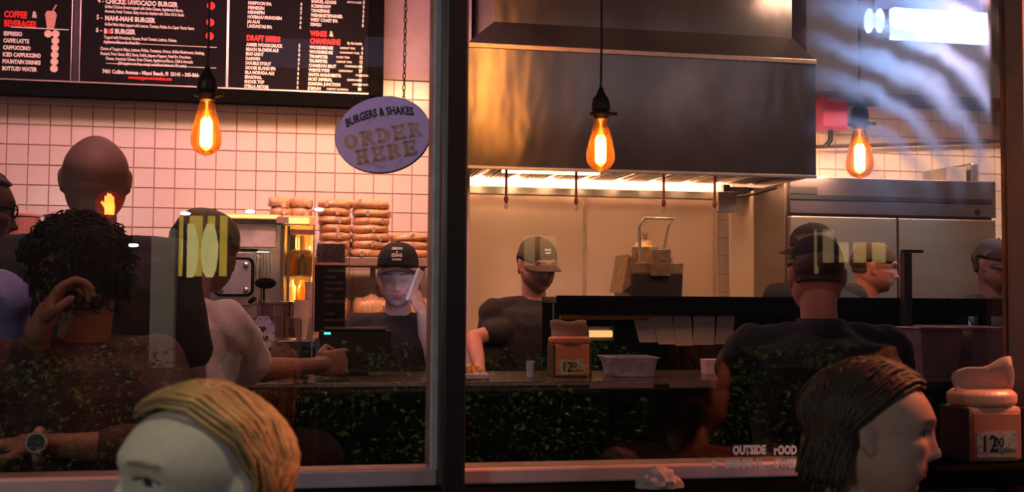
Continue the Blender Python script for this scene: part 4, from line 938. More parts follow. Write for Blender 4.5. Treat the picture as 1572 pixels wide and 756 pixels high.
def skin_col(Mi, skin, s, brow=(.05, .03, .02), beard=0, scalp=0, eyes='down', lips=None):
    lips = lips or (skin[0]*.75, skin[1]*.42, skin[2]*.42)
    def f(co_):
        p = (Mi @ co_)/s; c_ = skin
        if abs(p.x) > .12 or abs(p.y) > .15 or p.z > .16 or p.z < -.14: return c_
        ax = abs(p.x)
        if p.y > .02:
            r_ = gs(ax-.04, .022)*gs(p.z+.02, .022)*.25; c_ = lerp3(c_, (skin[0], skin[1]*.7, skin[2]*.65), r_)
            zb_ = .033+.05*(ax-.03)*(1 if ax < .035 else -1.6)
            b_ = max(0, 1-abs(p.z-zb_)/.0045)*ss(.010, .016, ax)*ss(.056, .046, ax); c_ = lerp3(c_, brow, min(1, b_*1.6)*.85)
            if eyes == 'down':
                ze = .0065+.9*((ax-.031)**2)*8; e_ = max(0, 1-abs(p.z-ze)/.0028)*ss(.015, .019, ax)*ss(.048, .043, ax); c_ = lerp3(c_, brow, e_*.95)
                c_ = lerp3(c_, (skin[0]*.8, skin[1]*.7, skin[2]*.7), gs(p.z-.014, .006)*gs(ax-.031, .014)*.4)
            else:
                dx = (ax-.031)/.0145; dz_ = (p.z-.010)/.0065
                if dx*dx+dz_*dz_ < 1: c_ = (.6, .55, .52)
                if ((ax-.031)**2+(p.z-.010)**2)**.5 < .0058: c_ = (.03, .02, .015)
                rr_ = dx*dx+dz_*dz_
                if .75 < rr_ < 1.5 and p.z > .010: c_ = brow
            l_ = gs(p.x, .020)*max(gs(p.z+.054, .0048), gs(p.z+.067, .0052)); c_ = lerp3(c_, lips, min(1, l_*1.4))
            c_ = lerp3(c_, (lips[0]*.4, lips[1]*.4, lips[2]*.4), gs(p.z+.0605, .0015)*ss(.024, .016, ax)*.8)
            c_ = lerp3(c_, (skin[0]*.3, skin[1]*.22, skin[2]*.2), gs(ax-.008, .0035)*gs(p.z+.0385, .003)*.8)
        if beard:
            b_ = ss(-.032, -.05, p.z-.25*max(0, ax-.03))*ss(-.02, .02, p.y)*(1-.9*gs(p.x, .018)*gs(p.z+.060, .010)); c_ = lerp3(c_, brow, b_*beard)
        if scalp:
            b_ = ss(.03, .05, p.z+max(0, -p.y)*.9-max(0, p.y-.04)*.6) ; c_ = lerp3(c_, brow, b_*scalp)
        return c_
    return f
def HM(c_, yaw, pitch=0, roll=0): return Matrix.Translation(c_) @ Matrix.Rotation(R(yaw), 4, 'Z') @ Matrix.Rotation(R(pitch), 4, 'X') @ Matrix.Rotation(R(roll), 4, 'Y')
def person(label, hc, hs, yaw, pitch=0, roll=0, byaw=None, skin=(.5, .28, .2), shirt=None, trousers=None, arms=None, lean=(0, 0), seated=False, cf=None, beard=0, scalp=0,
           brow=(.04, .025, .02), eyes='down', lips=None, sleeve='short', girth=1.0, sw_=.19, voxel=.0045, fold=.006, neck_open=False, neckoff=(0, 0), lip=None, hand_s=1.0, group=None):
    """hc head centre; byaw direction the chest faces; arms = ((elbow, wrist, hand dir, palm, curl) right, left)"""
    hc = Vector(hc); byaw = yaw if byaw is None else byaw; s = hs; M = HM(hc, yaw, pitch, roll); by = R(byaw)
    X = Vector((math.cos(by), math.sin(by), 0)); Fd = Vector((-math.sin(by), math.cos(by), 0)); lean_v = Vector((lean[0], lean[1], 0))
    nk = hc+Vector((neckoff[0], neckoff[1], 0))-Fd*.035*s+Vector((0, 0, -.155*s)); ch = nk+Vector((0, 0, -.12))-lean_v*.25-Fd*.0; 
    wa = nk+Vector((0, 0, -.38))-lean_v*.75; pv = nk+Vector((0, 0, -.56))-lean_v
    root = thing('person', label, 'person', (pv.x, pv.y, 0), 0, group)
    shl = [nk+X*sd*sw_*.93+Vector((0, 0, -.055)) for sd in (1, -1)]
    def torso(bm, e):
        g = girth
        loft(bm, [(pv, (.155+e)*g, (.11+e)*g, by), (pv+(wa-pv)*.4, (.165+e)*g, (.12+e)*g, by), (wa, (.145+e)*g, (.105+e)*g, by), ((wa+ch)/2, (.160+e)*g, (.115+e)*g, by), (ch, (.172+e)*g, (.118+e)*g, by),
                  (ch+(nk-ch)*.5, (.170+e)*g, (.098+e)*g, by), (nk+Vector((0, 0, -.030)), (.115+e), .072+e, by), (nk+Vector((0, 0, -.004)), .074+e, .062+e, by)])
        for q_ in shl: ellipsoid(q_+Vector((0, 0, -.012)), (.062+e, .062+e, .060+e), bm)
        for q_ in shl: capsule(bm, nk+Vector((0, 0, -.040)), q_+Vector((0, 0, .005)), .046+e, .048+e, 12)
    b = bmesh.new(); head_bm(b, M, s)
    jaw = M @ Vector((0, -.025*s, -.055*s)); capsule(b, jaw, nk+Vector((0, 0, -.05)), .055*s*min(1, girth), .058*s, 18)
    torso(b, -.008)
    arms = arms or (None, None); AR = []
    for i, a_ in enumerate(arms):
        sh_ = shl[i]
        if a_ is None:
            el = sh_+Vector((0, 0, -.29))+X*(.05 if i == 0 else -.05)+Fd*.02; wr2 = el+Vector((0, 0, -.22))+Fd*.11; a_ = (el, wr2, wr2-el, -X if i == 0 else X, .45)
        AR.append(a_); el, wr2 = Vector(a_[0]), Vector(a_[1])
        capsule(b, sh_, el, .044*min(girth, 1.15), .036, 16); capsule(b, el, wr2, .037, .024, 16, .004)
        hand(b, wr2, a_[2], a_[3], a_[4], 1 if i == 0 else -1, hand_s)
    if seated: legs = [((pv+X*sd*.09), pv+X*sd*.11+Fd*.40+Vector((0, 0, -.02)), pv+X*sd*.11+Fd*.42+Vector((0, 0, -min(.44, pv.z-.14)))) for sd in (1, -1)]
    else: legs = [((pv+X*sd*.085), Vector((pv.x, pv.y, pv.z*.52))+X*sd*.09+Fd*.02, Vector((pv.x, pv.y, .09))+X*sd*.10) for sd in (1, -1)]
    for h_, k_, f__ in legs: capsule(b, h_, k_, .075, .052, 14); capsule(b, k_, f__, .050, .036, 14)
    finish('body', b, skinm, root, voxel, 2, skin_col(M.inverted(), skin, s, brow, beard, scalp, eyes, lips))
    b = bmesh.new(); torso(b, .009)
    for i, a_ in enumerate(AR):
        el, wr2 = Vector(a_[0]), Vector(a_[1]); sh_ = shl[i]
        if sleeve == 'short': e_ = sh_+(el-sh_)*.80; capsule(b, sh_, e_, .062, .060, 18)
        else:
            capsule(b, sh_, el, .068, .062, 18); e_ = wr2 if sleeve == 'long' else el+(wr2-el)*.45; capsule(b, el, e_, .061, .046, 18)
    finish('shirt', b, shirt, root, .008, 5, None, fold, sum(map(ord, label)) % 17)
    b = bmesh.new()
    for h_, k_, f__ in legs: capsule(b, h_, k_, .092, .066, 16); capsule(b, k_, f__+Vector((0, 0, .03)), .064, .052, 16)
    loft(b, [(pv+Vector((0, 0, -.10)), .14, .12, by), (pv+Vector((0, 0, .03)), .165*girth, .125*girth, by)])
    finish('trousers', b, trousers or mat('dark_trousers', (.012, .012, .018), .8), root, .014, 3)
    for h_, k_, f__ in legs:
        q = bmesh.new(); ellipsoid(Vector((f__.x, f__.y, f__.z-.045))+Fd*.06-root.location, (.048, .13, .045), q, Matrix.Rotation(by, 3, 'Z')); obj('shoe', q, black, root, smooth=True)
    root['_s'] = s
    return root, M, AR, shl, X, Fd, nk
def cap(root, M, s, m_, tilt=-6, logo=None, brim=True, back=False, seamm=None, z0=.030, bl_=1.0):
    base = root.location; Mt = M @ Matrix.Translation((0, -.004*s, z0*s)) @ Matrix.Rotation(R(tilt), 4, 'X')
    def dome(th, ph): # th 0..1 from top to rim
        a_ = th*math.pi/2; rr = math.sin(a_)**.8; z = math.cos(a_)**.85
        return Vector((.083*s*rr*math.cos(ph), .106*s*rr*math.sin(ph), .098*s*z))
    q = bmesh.new(); nu, nv = 48, 16; rows = []
    for j in range(nv+1):
        row = []
        for i in range(nu):
            ph = 2*math.pi*i/nu; p_ = dome(max(j/nv, .02), ph); g_ = 1-.010*(1 if i % 8 == 0 else 0)+.006*noise.noise(p_*40)
            row.append(q.verts.new(Mt @ (p_*g_)-base))
        rows.append(row)
    inner = [q.verts.new(Mt @ (dome(1, 2*math.pi*i/nu)*.95+Vector((0, 0, .006)))-base) for i in range(nu)]; rows.append(inner)
    for a_, b_ in zip(rows, rows[1:]):
        for i in range(nu): q.faces.new((a_[i], a_[(i+1) % nu], b_[(i+1) % nu], b_[i]))
    q.faces.new(rows[0]); q.faces.new([v for v in inner][::-1])
    c_ = obj('cap', q, m_, root, smooth=True)
    q = bmesh.new(); ellipsoid(Mt @ Vector((0, 0, .099*s))-base, (.007, .007, .005), q); obj('cap_button', q, m_, c_)
    if brim:
        sg = -1 if back else 1; q = bmesh.new(); n = 24; top = []; bot = []
        for i in range(n+1):
            a_ = R(18)+(math.pi-R(36))*i/n; x = .082*s*math.cos(a_); y = .104*s*math.sin(a_)
            ext = .070*bl_*s*math.sin(math.pi*i/n)**.6
            for lst, dz_ in ((top, 0), (bot, -.004)):
                row = []
                for k_ in range(6):
                    f_ = k_/5; xx_ = x*(1+.02*f_); yy_ = y+ext*f_; zz_ = .004-.30*(xx_*xx_)/.083*1.0-.012*f_+dz_
                    row.append(q.verts.new(Mt @ Vector((xx_, sg*yy_, zz_))-base))
                lst.append(row)
        for lst in (top, bot):
            for i in range(n):
                for k_ in range(5): q.faces.new((lst[i][k_], lst[i+1][k_], lst[i+1][k_+1], lst[i][k_+1]))
        for i in range(n):
            q.faces.new((top[i][5], top[i+1][5], bot[i+1][5], bot[i][5])); q.faces.new((top[i][0], top[i+1][0], bot[i+1][0], bot[i][0]))
        for i in (0, n):
            for k_ in range(5): q.faces.new((top[i][k_], top[i][k_+1], bot[i][k_+1], bot[i][k_]))
        obj('brim', q, m_, c_, smooth=True)
    if logo:
        for body, v0, sz in logo:
            def fn(p_):
                ph = math.pi/2-p_.x/(.10*s); th = 1-(v0+p_.y)/(.125*s); d_ = dome(th, ph)*1.018; return Mt @ d_-base
            text(body, (0, 0, 0), sz, txt_w, c_, 'cap_lettering', .95, .0006, 'CENTER', 1, (0, 0, 0), 0, fn)
    return c_
def short_hair(root, M, s, m_, zline=.03, back=.045, thick=.010, top=True, zfront=.07, seed=0):
    base = root.location; q = bmesh.new(); nu, nv = (130, 90) if zfront > .08 else (60, 40); idx = {}
    for j in range(nv+1):
        th = math.pi*(.02+.72*j/nv)
        for i in range(nu):
            ph = 2*math.pi*i/nu; u = (math.sin(th)*math.cos(ph), math.sin(th)*math.sin(ph), math.cos(th)); p_ = head_point(u)
            lim = zfront if p_.y > .045 else (zline+(zfront-zline)*ss(0, .045, p_.y) if p_.y > 0 else zline-(zline+back)*ss(0, -.05, p_.y))
            ok = p_.z > lim
            if abs(p_.x) > .055 and p_.y > -.035 and p_.z < .034: ok = False
            if zfront > .08: ok = p_.z > -.02 and (p_.y < -.03 or p_.z > zfront)
            nn_ = Vector(u).normalized(); p2 = p_*s+nn_*(thick*(.6+.8*abs(noise.noise(p_*55+Vector((seed, 0, 0)))))+.003)
            if not top and p_.z > .06: ok = ok
            idx[i, j] = (q.verts.new(M @ p2-base), ok)
    for j in range(nv):
        for i in range(nu):
            vs = [idx[i, j], idx[(i+1) % nu, j], idx[(i+1) % nu, j+1], idx[i, j+1]]
            if all(v[1] for v in vs): q.faces.new([v[0] for v in vs])
    bmesh.ops.delete(q, geom=[v for v in q.verts if not v.link_faces], context='VERTS')
    o = obj('hair', q, m_, root, smooth=True); s_ = o.modifiers.new('s', 'SOLIDIFY'); s_.thickness = .006; s_.offset = -1; return o
def hairmat(name, c1, c2): return mat(name, c1, .58, 0, .2, 14, .5, 40, ncol=c2, spec=.6)
def locks(root, M, s, m_, paths, rad, name='hair', n=6, flat=1.0):
    base = root.location; q = bmesh.new()
    for pts in paths:
        K = len(pts); w_ = [rad*(.55+.45*math.sin(math.pi*min(.95, (i+.6)/K))) for i in range(K)]; w_[-1] = rad*.15
        tube([M @ (p_*s)-base for p_ in pts], w_, n, q)
    return obj(name, q, m_, root, smooth=True)
hblack = hairmat('black_hair', (.012, .009, .008), (.03, .022, .018)); hdark = hairmat('dark_brown_hair', (.03, .016, .009), (.07, .035, .018))
capblk = mat('black_cap_cloth', (.012, .010, .013), .85, 0, .2, 60, .3, 300); captint = mat('olive_reflection_cap_cloth', (.085, .060, .032), .85, 0, .2, 60, .3, 300)  # olive cloth has the tint of the mirrored windows in its colour
shblk = mat('black_shirt_cloth', (.008, .007, .008), .85, 0, .3, 9, .2, 250)
def HC(px, py, y): return P(px, py, y)
# --- bald man
bald, M, *_ = person('bald man in a dark t-shirt seen from behind at the counter', HC(147, 278, 3.02), 1.0, 6, 3, 0, 6, (.42, .19, .17), mat('charcoal_red_shirt', (.035, .022, .026), .85, 0, .3, 9), scalp=0, brow=(.05, .02, .02), girth=1.12, sw_=.215, hand_s=1)
# --- curly-haired person, hand at the face
Hc = HC(118, 420, 2.66)
cu, M, AR, shl, X, Fd, nk = person('dark curly-haired person in a maroon top, hand raised to the mouth, wristwatch on', Hc, 1.0, 62, -14, 0, 28, (.33, .12, .075), mat('maroon_cloth', (.06, .012, .014), .85, 0, .3, 9, .2, 250), sleeve='half',
    arms=((P(262, 690, 2.50), P(62, 684, 2.42), Vector((-1, -.05, .02)), (0, 0, -1), .5), (P(40, 590, 2.55), P(62, 500, 2.48), Vector((.35, .1, .75)), (.75, .1, -.3), .8)), lean=(-.05, -.02), hand_s=1.02)
rnd = random.Random(3); paths = []
for i in range(1000):
    u = Vector((rnd.gauss(0, 1), rnd.gauss(0, 1), rnd.gauss(.35, 1))).normalized(); p_ = head_point(tuple(u))
    if p_.y > .045 and p_.z < .055: continue
    if p_.z < -.075: continue
    pts = []; a0 = rnd.random()*6; t1 = u.orthogonal().normalized(); t2 = u.cross(t1); hgt = rnd.uniform(.022, .046)
    for j in range(11):
        f_ = j/10; an = a0+f_*9; rr = .010*(.5+.6*f_); pts.append(p_+u*(hgt*f_)+t1*rr*math.cos(an)+t2*rr*math.sin(an)+Vector((0, 0, -.012*f_*f_)))
    paths.append(pts)
hcurl = mat('matt_black_curls', (.014, .010, .009), .8, 0, .3, 20, spec=.2)
short_hair(cu, M, 1.0, hcurl, .0, .06, .012, zfront=.06); locks(cu, M, 1.0, hcurl, paths, .0030, 'curly_hair', 4)
wt_ = P(60, 684, 2.42)
q = bmesh.new(); tube([wt_-cu.location+Vector((0, .027*math.cos(a_), .029*math.sin(a_))) for a_ in [2*math.pi*i/20 for i in range(20)]], .0105, 8, q, True)
wb_ = obj('watch_strap', q, mat('pale_tan_strap', (.55, .30, .24), .5), cu, smooth=True)
wm = P(56, 688, 2.385)-cu.location
q = lathe([(.020, 0), (.023, .002), (.023, .007), (.019, .009)], 28); bmesh.ops.rotate(q, verts=q.verts, matrix=Matrix.Rotation(R(82), 3, 'X')); bmesh.ops.translate(q, vec=wm+Vector((0, 0, .010)), verts=q.verts); obj('watch_case', q, mat('pink_gold_case', (.75, .42, .36), .3, .6), wb_)
q = lathe([(.0175, .0092), (.0175, .0100)], 28); bmesh.ops.rotate(q, verts=q.verts, matrix=Matrix.Rotation(R(82), 3, 'X')); bmesh.ops.translate(q, vec=wm+Vector((0, 0, .010)), verts=q.verts); obj('watch_face', q, black, wb_)
# --- man at the left edge with glasses
le, M, AR, *_ = person('man at the left edge with black glasses and lilac striped shirt', HC(-50, 325, 2.95), 1.0, -62, -4, 0, -40, (.12, .05, .04), mat('lilac_shirt', (.30, .24, .50), .8, 0, .25, 40, stretch=(1, 1, 6)), arms=((P(14, 590, 2.85), P(0, 720, 2.8), Vector((0, -.1, -1)), (1, 0, 0), .4), None), eyes='open')
short_hair(le, M, 1.0, hblack, .02, .05, .008)
q = bmesh.new(); base = le.location
for sd in (-1, 1):
    tube([M @ Vector((sd*(.034+.021*math.cos(a_)), .103, .010+.015*math.sin(a_)))-base for a_ in [2*math.pi*i/18 for i in range(18)]], .0024, 6, q, True)
    tube([M @ Vector((sd*.056, .101, .014))-base, M @ Vector((sd*.076, .06, .014))-base, M @ Vector((sd*.080, -.01, .012))-base], .0024, 6, q)
tube([M @ Vector((-.012, .107, .013))-base, M @ Vector((.012, .107, .013))-base], .0022, 6, q); obj('glasses', q, blackg, le)
# --- man in the cream t-shirt
hm = HC(314, 388, 3.42)
cr, M, AR, *_ = person('man in cream t-shirt and dark cap leaning on the counter, fist on its top', hm, 1.0, -48, -10, 4, -30, (.24, .10, .065), mat('cream_cotton', (.74, .58, .52), .85, 0, .12, 6, .25, 180), neckoff=(-.015, -.10),
    arms=((P(386, 570, 3.42), P(482, 562, 3.70), Vector((1, .15, .12)), (0, 1, -.2), 1.45), None), lean=(.06, .10), hand_s=1.15, girth=.95, sw_=.15, fold=.014)
cap(cr, M, 1.02, mat('yellow_reflection_cap_cloth', (.16, .12, .035), .7, 0, .3, 25), -4, brim=False)  # dark cap; yellow of the mirrored windows is put into the cloth
short_hair(cr, M, 1.0, hblack, .01, .05, .006)
# --- cashier
hc = HC(611, 427, 4.42); Fx = P(636, 440, 4.33)
ca_, M, AR, shl, *_ = person('cashier in black cap and black t-shirt holding a phone to the ear', hc, .97, 172, -11, 0, 172, (.60, .38, .34), shblk, sw_=.175, girth=.95,
    arms=(None, (P(660, 560, 4.38), P(649, 482, 4.33), Vector((-.35, .05, .85)), (-.55, .5, .1), .62)), lips=(.45, .12, .14), hand_s=.92, lean=(0, .02))
cap(ca_, M, 1.0, capblk, 7, [('BURGERS', .058, .0165), ('&', .044, .012), ('SHAKES', .030, .0165), ('MIAMI BEACH', .019, .0075)], z0=.045, bl_=.75)
short_hair(ca_, M, .97, hdark, .0, .06, .006)
q = bx((-.032, -.005, -.068), (.032, .005, .068)); Mp = Matrix.Translation(P(637, 439, 4.335)) @ Matrix.Rotation(R(62), 4, 'Z') @ Matrix.Rotation(R(16), 4, 'X') @ Matrix.Rotation(R(14), 4, 'Y')
ph_ = obj('body', q, mat('pale_pink_phone', (.8, .62, .68), .3), None, bevel=.006)
pt = thing('phone', 'pale phone held to the ear of the cashier', 'phone', Mp.translation); ph_.parent = pt; ph_.rotation_euler = Mp.to_euler()
sc_ = obj('screen', bx((-.028, .0055, -.06), (.028, .0062, .06)), emat('phone_screen', (.75, .75, 1), .6), pt); sc_.rotation_euler = Mp.to_euler()
# --- cook
hc = HC(824, 408, 5.0)
ck, M, AR, *_ = person('bearded cook in olive cap and black shirt looking down at the work', hc, 1.0, 198, -13, 3, 186, (.55, .24, .18), mat('dark_brown_shirt', (.013, .008, .007), .85, 0, .3, 9, .2, 250), girth=1.12, sw_=.205, beard=.45,
    arms=(None, (P(726, 520, 4.92), P(738, 575, 4.75), Vector((.5, -.3, -.8)), (0, 0, -1), .5)), hand_s=1)
cap(ck, M, 1.02, captint, -4, [('BURGERS', .05, .012), ('& SHAKES', .038, .010)])
short_hair(ck, M, 1.0, hblack, .0, .05, .005)
ap = mat('brown_apron', (.035, .022, .018), .8)
# --- chef seen from behind
hc = HC(1253, 426, 3.33)
cf_, M, AR, _a, _b, _c, nk = person('broad man in dark navy jacket and black cap, back to the window', hc, 1.04, -17, -8, 0, -8, (.62, .30, .27), mat('navy_jacket_cloth', (.009, .010, .019), .8, 0, .3, 7, .25, 200), sleeve='long', girth=1.30, sw_=.235, fold=.010,
    arms=((P(1372, 562, 3.38), P(1345, 570, 3.82), Vector((-.3, 1, 0)), (0, 0, -1), .5), (P(1130, 565, 3.38), P(1172, 570, 3.82), Vector((.3, 1, 0)), (0, 0, -1), .5)))
cap(cf_, M, 1.04, capblk, 0); short_hair(cf_, M, 1.02, hdark, .0, .028, .004)
q = bmesh.new(); loft(q, [(Vector(nk)+Vector((0, -.005, -.05))-cf_.location, .115, .10, 0), (Vector(nk)+Vector((0, -.005, -.01))-cf_.location, .082, .078, 0), (Vector(nk)+Vector((0, -.005, .028))-cf_.location, .074, .070, 0), (Vector(nk)+Vector((0, -.005, .030))-cf_.location, .066, .062, 0), (Vector(nk)+Vector((0, -.005, .0))-cf_.location, .062, .058, 0)])
obj('collar', q, MATS['navy_jacket_cloth'], cf_, smooth=True)
# --- taller worker half hidden behind the chef
hc = HC(1246, 386, 4.80)
w2, M, *_ = person('kitchen worker in black cap half hidden behind the navy jacket', hc, 1.0, 30, -6, 0, 10, (.16, .06, .05), shblk, girth=1.15, sw_=.22)
cap(w2, M, 1.02, capblk, -2); short_hair(w2, M, 1.0, hblack)
# --- profile worker
hc = HC(1341, 413, 5.0)
w3, M, *_ = person('kitchen worker in profile facing right, ruddy face under a cap', hc, 1.0, -112, -6, 0, -120, (.62, .26, .16), shblk, girth=1.05, eyes='open')
cap(w3, M, 1.02, captint, 0, brim=False); short_hair(w3, M, 1.0, hdark, .02, .03, .004)
# --- worker at the right edge
hc = HC(1528, 408, 4.88)
w4, M, *_ = person('worker at the right edge in navy shirt and cap, bending to the tubs', hc, 1.0, -160, -8, 0, 168, (.20, .13, .16), mat('navy_shirt_cloth', (.02, .022, .05), .85), girth=1.05,
    arms=((P(1478, 500, 4.76), P(1484, 540, 4.68), Vector((-.1, -.3, -1)), (0, 0, -1), .4), None))
for o in list(w4.children):
    pass
cap(w4, M, 1.02, mat('navy_cap_cloth', (.018, .02, .05), .85), -4, [('BURGERS', .05, .012)]); short_hair(w4, M, 1.0, hblack)
# --- blonde woman outside
hs = .84
hb_ = HC(305, 748, 1.24)
bw, M, *_ = person('blonde woman outside in the left foreground, face turned down to the left', hb_, hs, 124, 6, -3, 150, (.62, .46, .36), mat('dark_top', (.02, .015, .015), .8), sw_=.165, girth=.85, lean=(0, .0), seated=True, eyes='open', brow=(.12, .06, .03), voxel=.0034)
hbl = hairmat('blonde_hair', (.17, .085, .028), (.46, .25, .09))
def long_hair(root, M, s, m_, n, part, length, seed, vol=.012, rad=.0045, fmin=.045, side=0, flow=1.0, zf=.055):
    rnd = random.Random(seed); paths = []
    for i in range(n):
        # start along the parting, run over the skull and hang down
        u0 = rnd.uniform(-.55, 1.0); sd = rnd.choice((-1, 1)); az = rnd.uniform(.15, 1.0)
        st_ = Vector((part+sd*.04, math.sin(u0*1.35), math.cos(u0*1.35))).normalized()
        e_ = Vector((sd*math.sin(az*math.pi*.98+.05), .42-1.35*(1-az)-.55*az*flow, -.15)).normalized() if rnd.random() < .6 else Vector((sd*rnd.uniform(.1, 1), -rnd.uniform(.25, 1), -.1)).normalized()
        pts = []; lay = rnd.uniform(.2, 1.0)*vol; wob = rnd.uniform(0, 6); K = 16
        endp = None
        for j in range(K):
            f_ = j/(K-1); g = min(1, f_/.62)
            d_ = (st_*(1-ss(0, 1, g))+e_*ss(0, 1, g)+Vector((0, -.10, .25))*math.sin(math.pi*g)*.35).normalized()
            p_ = head_point(tuple(d_))+d_*(.006+lay)
            if f_ > .62:
                if endp is None: endp = pts[-1].copy(); 
                h_ = (f_-.62)/.38; p_ = endp+Vector((sd*.010*math.sin(h_*3+wob), -.012*h_, -length*h_))
            p_ += Vector((.002*math.sin(j*.9+wob), .002*math.cos(j*.8+wob), 0)); pts.append(p_)
        if any(p_.y > .088 or p_.y > fmin and p_.z < zf and abs(p_.x) < .066 for p_ in pts): continue
        paths.append(pts)
    locks(root, M, s, m_, paths, rad, 'hair', 5)
def scalp(root, M, s, m_, thick, zf=.066): return short_hair(root, M, s, m_, .0, .09, thick, zfront=zf)
scalp(bw, M, hs, hbl, .008, .100).name = 'hair_under_layer'
long_hair(bw, M, hs, hbl, 900, .25, .10, 5, .012, .0032, .035, zf=.080)
# --- brunette outside
hs = .87
hb2 = HC(1336, 664, 1.60)
br2, M, *_ = person('brown-haired woman outside in the right foreground, smiling in profile to the right', hb2, hs, -114, -4, 0, -150, (.55, .30, .22), mat('dusky_pink_top', (.30, .11, .09), .8), sw_=.165, girth=.85, seated=True, eyes='open', brow=(.05, .02, .012), voxel=.0038)
hbr = hairmat('auburn_brown_hair', (.016, .007, .004), (.075, .03, .014))
scalp(br2, M, hs, hbr, .008, .085).name = 'hair_under_layer'
long_hair(br2, M, hs, hbr, 900, .1, .07, 9, .011, .0032, .050, zf=.070)
stool_m = mat('dark_stool_wood', (.06, .03, .02), .5)
for r_, lb in ((bw, 'dark bar stool under the blonde woman'), (br2, 'dark bar stool under the brown-haired woman'), (cu, 'dark bar stool under the curly-haired person')):
    pass
# ================================================================= THE STREET, mirrored in the window
# hedge in a long planter
hy0, hy1 = -2.05, -1.55; hx_0, hx_1 = RP(-60, 600, 4-hy1).x, RP(1300, 600, 4-hy1).x; htop = P(600, 535, 4-hy1).z
hg = thing('hedge', 'leafy green hedge behind the viewer, mirrored in the window', 'hedge', ((hx_0+hx_1)/2, -1.8, 0))
obj('planter', bx((hx_0-hg.location.x, -.32, 0), (hx_1-hg.location.x, .32, .35)), mat('dark_planter', (.04, .035, .03), .8), hg, bevel=.01)
hv = []; hf = []; rnd = random.Random(11)
for i in range(9000):
    x = rnd.uniform(hx_0, hx_1); tz = rnd.random()**.6; zt = htop+.10*noise.noise(Vector((x*3, 0, 5)))+.05*noise.noise(Vector((x*11, 0, 1)))
    z = .36+(zt-.36)*tz; y = hy1+.04-rnd.random()**2*.25+.07*noise.noise(Vector((x*5, z*5, 0)))
    if noise.noise(Vector((x*4, y*2, z*5))) < -.22: continue
    L_ = rnd.uniform(.022, .045); W_ = L_*.30; e = Euler((rnd.uniform(-1.2, .6), rnd.uniform(-.7, .7), rnd.uniform(0, 6.28))).to_matrix(); b0 = len(hv); c_ = Vector((x-hg.location.x, y-hg.location.y, z))
    for p_ in ((0, 0, 0), (W_, L_*.45, .004), (0, L_, -.004), (-W_, L_*.45, .004)): hv.append(tuple(c_+e @ Vector(p_)))
    hf += [(b0, b0+1, b0+2), (b0, b0+2, b0+3)]
me = bpy.data.meshes.new('foliage'); me.from_pydata(hv, [], hf)
lf = link('foliage', me, mat('hedge_leaf', (.10, .17, .03), .42, 0, .5, 4, ncol=(.26, .30, .05)), hg); lf['kind'] = 'stuff'
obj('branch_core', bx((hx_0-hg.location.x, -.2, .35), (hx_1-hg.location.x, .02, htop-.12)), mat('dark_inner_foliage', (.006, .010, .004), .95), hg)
# pedestrian signal
c = RP(168, 314, 16); sg = thing('pedestrian_signal', 'pedestrian signal with lit red hand across the street', 'traffic signal', (c.x, c.y, 0))
obj('pole', lathe([(.06, 0), (.05, c.z-.3)], 16), black, sg, (0, -.1, 0))
obj('housing', bx((-.23, -.28, c.z-.27), (.23, -.02, c.z+.27)), black, sg, bevel=.02)
q = bmesh.new(); z0 = c.z
hk = .0065*1.35
def HP(pts): return prism([(x*hk, z0+z*hk) for x, z in pts], -.01, 0, q)
HP([(-7, -16), (7, -16), (8, 0), (-7, 2)]); 
for i, (x, h_) in enumerate(((-6, 13), (-2.3, 17), (1.4, 16), (5.1, 12))): HP([(x-1.5, 0), (x+1.5, 0), (x+1.5, h_), (x-1.5, h_)])
HP([(-7, -6), (-13, 3), (-11, 5), (-6, 0)])
obj('hand_symbol', q, emat('signal_red', (1, .13, .015), 60), sg, (0, .0, 0))
obj('lens', lathe([(.19, 0), (.17, .01)], 24), emat('signal_halo_glow', (1, .03, .008), .9), sg, (0, -.012, c.z), rot=(R(90), 0, 0))  # red halo around the hand, put in as a glowing disc
# building across the street with warm lit windows
by_ = -14.0; Ym = 4-by_
bld = thing('street_building', 'dark building across the street with warm lit windows', 'building', (0, by_, 0))
xa, xb = RP(-700, 400, Ym).x, RP(1900, 400, Ym).x
obj('facade', bx((xa, -2, 0), (xb, -.2, 7.5)), mat('dark_facade_plaster', (.035, .03, .04), .9, 0, .2, 2), bld)
def lit(px0, px1, py0, py1, m_, nm='lit_window', frame=True):
    p0_ = P(px0, py1, Ym); p1_ = P(px1, py0, Ym)
    f__ = obj(nm, bx((p0_.x, -.19, p0_.z), (p1_.x, -.15, p1_.z)), m_, bld)
    if frame:
        q = bmesh.new(); e = .06
        for lo, hi in (((p0_.x-e, -.2, p0_.z-e), (p1_.x+e, -.1, p0_.z)), ((p0_.x-e, -.2, p1_.z), (p1_.x+e, -.1, p1_.z+e)), ((p0_.x-e, -.2, p0_.z), (p0_.x, -.1, p1_.z)), ((p1_.x, -.2, p0_.z), (p1_.x+e, -.1, p1_.z))): box(q, lo, hi)
        obj('window_surround', q, black, f__)
yl = emat('yellow_lit_pane', (1, .66, .08), 2.4); yl2 = emat('pale_lamp_shade', (1, .85, .30), 3.2); yd = emat('dim_amber_pane', (1, .68, .3), .9)
for a_, b_ in ((272, 284), (287, 312), (315, 331), (334, 349)): lit(a_, b_, 331, 424, yl)
for a_ in (292, 322): # lamps hanging in those windows
    p0_ = P(a_, 385, Ym); ob = lathe([(.05, -.42), (.10, -.32), (.13, -.1), (.13, .1), (.09, .32), (.05, .42)], 18); obj('hanging_shade', ob, yl2, bld, (p0_.x, .02, p0_.z))
for a_, b_ in ((806, 826), (829, 856)): lit(a_, b_, 362, 408, yd)
yd2 = emat('amber_pane', (1, .64, .2), 1.5)
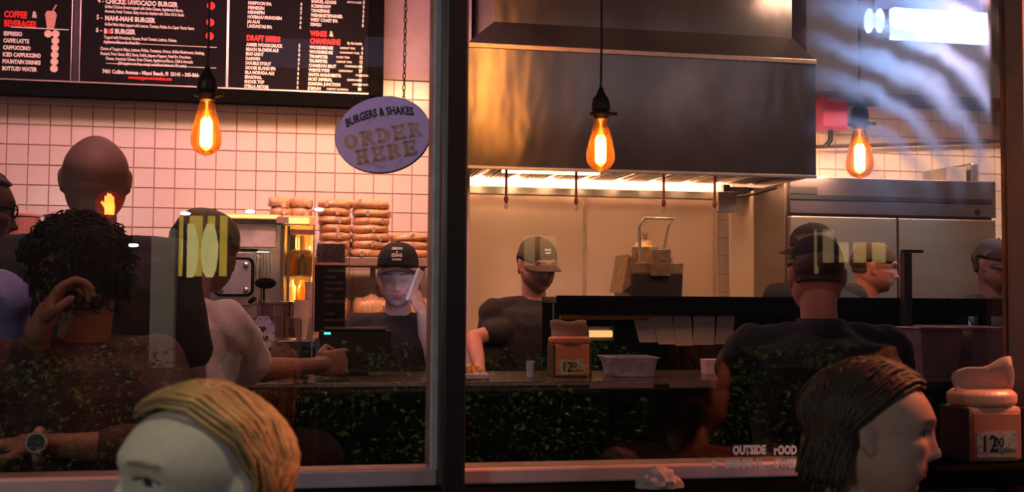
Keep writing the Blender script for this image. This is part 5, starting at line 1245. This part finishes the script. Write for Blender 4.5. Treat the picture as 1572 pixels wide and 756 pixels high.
for a_, b_ in ((1254, 1262), (1265, 1287), (1291, 1309), (1314, 1338), (1341, 1366)): lit(a_, b_, 352 if b_ < 1290 else 372, 420 if b_ < 1263 else 403, yd2 if b_ > 1290 else yd)
for a_, b_ in ((400, 520), (560, 700)): lit(a_, b_, 60, 100, emat('far_dim_pane', (.6, .5, .9), .25))
# pale column on the pavement
c = RP(252, 420, 6.6); zb_ = P(252, 515, 6.6).z
cl = thing('pavement_column', 'pale square column on the pavement behind the viewer', 'column', (c.x, c.y, 0))
obj('shaft', bx((-.065, -.065, 0), (.065, .065, P(252, 352, 6.6).z)), mat('pale_column_paint', (.85, .66, .62), .7), cl); obj('base', bx((-.1, -.1, 0), (.1, .1, .12)), black, cl)
# cool white sign tubes and awning downlights on added posts
bs = RP(1460, 40, 12); t = thing('street_light_sign', 'blazing blue-white light box on a frame across the street', 'street light', (bs.x, bs.y, 0))
blu = emat('cool_white_tube', (.38, .54, 1), 36)
p0_, p1_ = P(1372, 58, 12), P(1545, 22, 12)
obj('light_panel', bx((-(p1_.x-p0_.x)/2, -.1, p0_.z), ((p1_.x-p0_.x)/2, 0, p1_.z)), blu, t)
obj('dim_panel', bx((-(p1_.x-p0_.x)*.62, -.12, p1_.z+.01), ((p1_.x-p0_.x)/2, -.02, p1_.z+.5)), emat('dim_blue_panel', (.25, .38, 1), 4), t)
for px in (1334, 1350):
    q_ = P(px, 32, 12); obj('lamp', lathe([(.02, -.14), (.055, -.07), (.055, .07), (.02, .14)], 12), blu, t, (q_.x-bs.x, 0, q_.z))
obj('pole', lathe([(.08, 0), (.06, p0_.z)], 12), black, t, (0, -.2, 0))
awl = emat('led_downlight', (1, .95, 1), 130)
for i, (px, py) in enumerate(((205, 377), (285, 328), (384, 325), (490, 322))):
    c = RP(px, py, 9); o = thing('awning_downlight', ('low white awning downlight on an added post', 'small white awning downlight, left of three in a row', 'small white awning downlight, middle of three in a row', 'small white awning downlight, right of three in a row')[i], 'lamp', (c.x, c.y, 0))
    q = bmesh.new(); ellipsoid((0, 0, c.z), (.035, .02, .012), q); obj('bulb', q, awl, o); obj('post', lathe([(.02, 0), (.015, c.z-.02)], 8), black, o)  # post is added to hold the downlight up
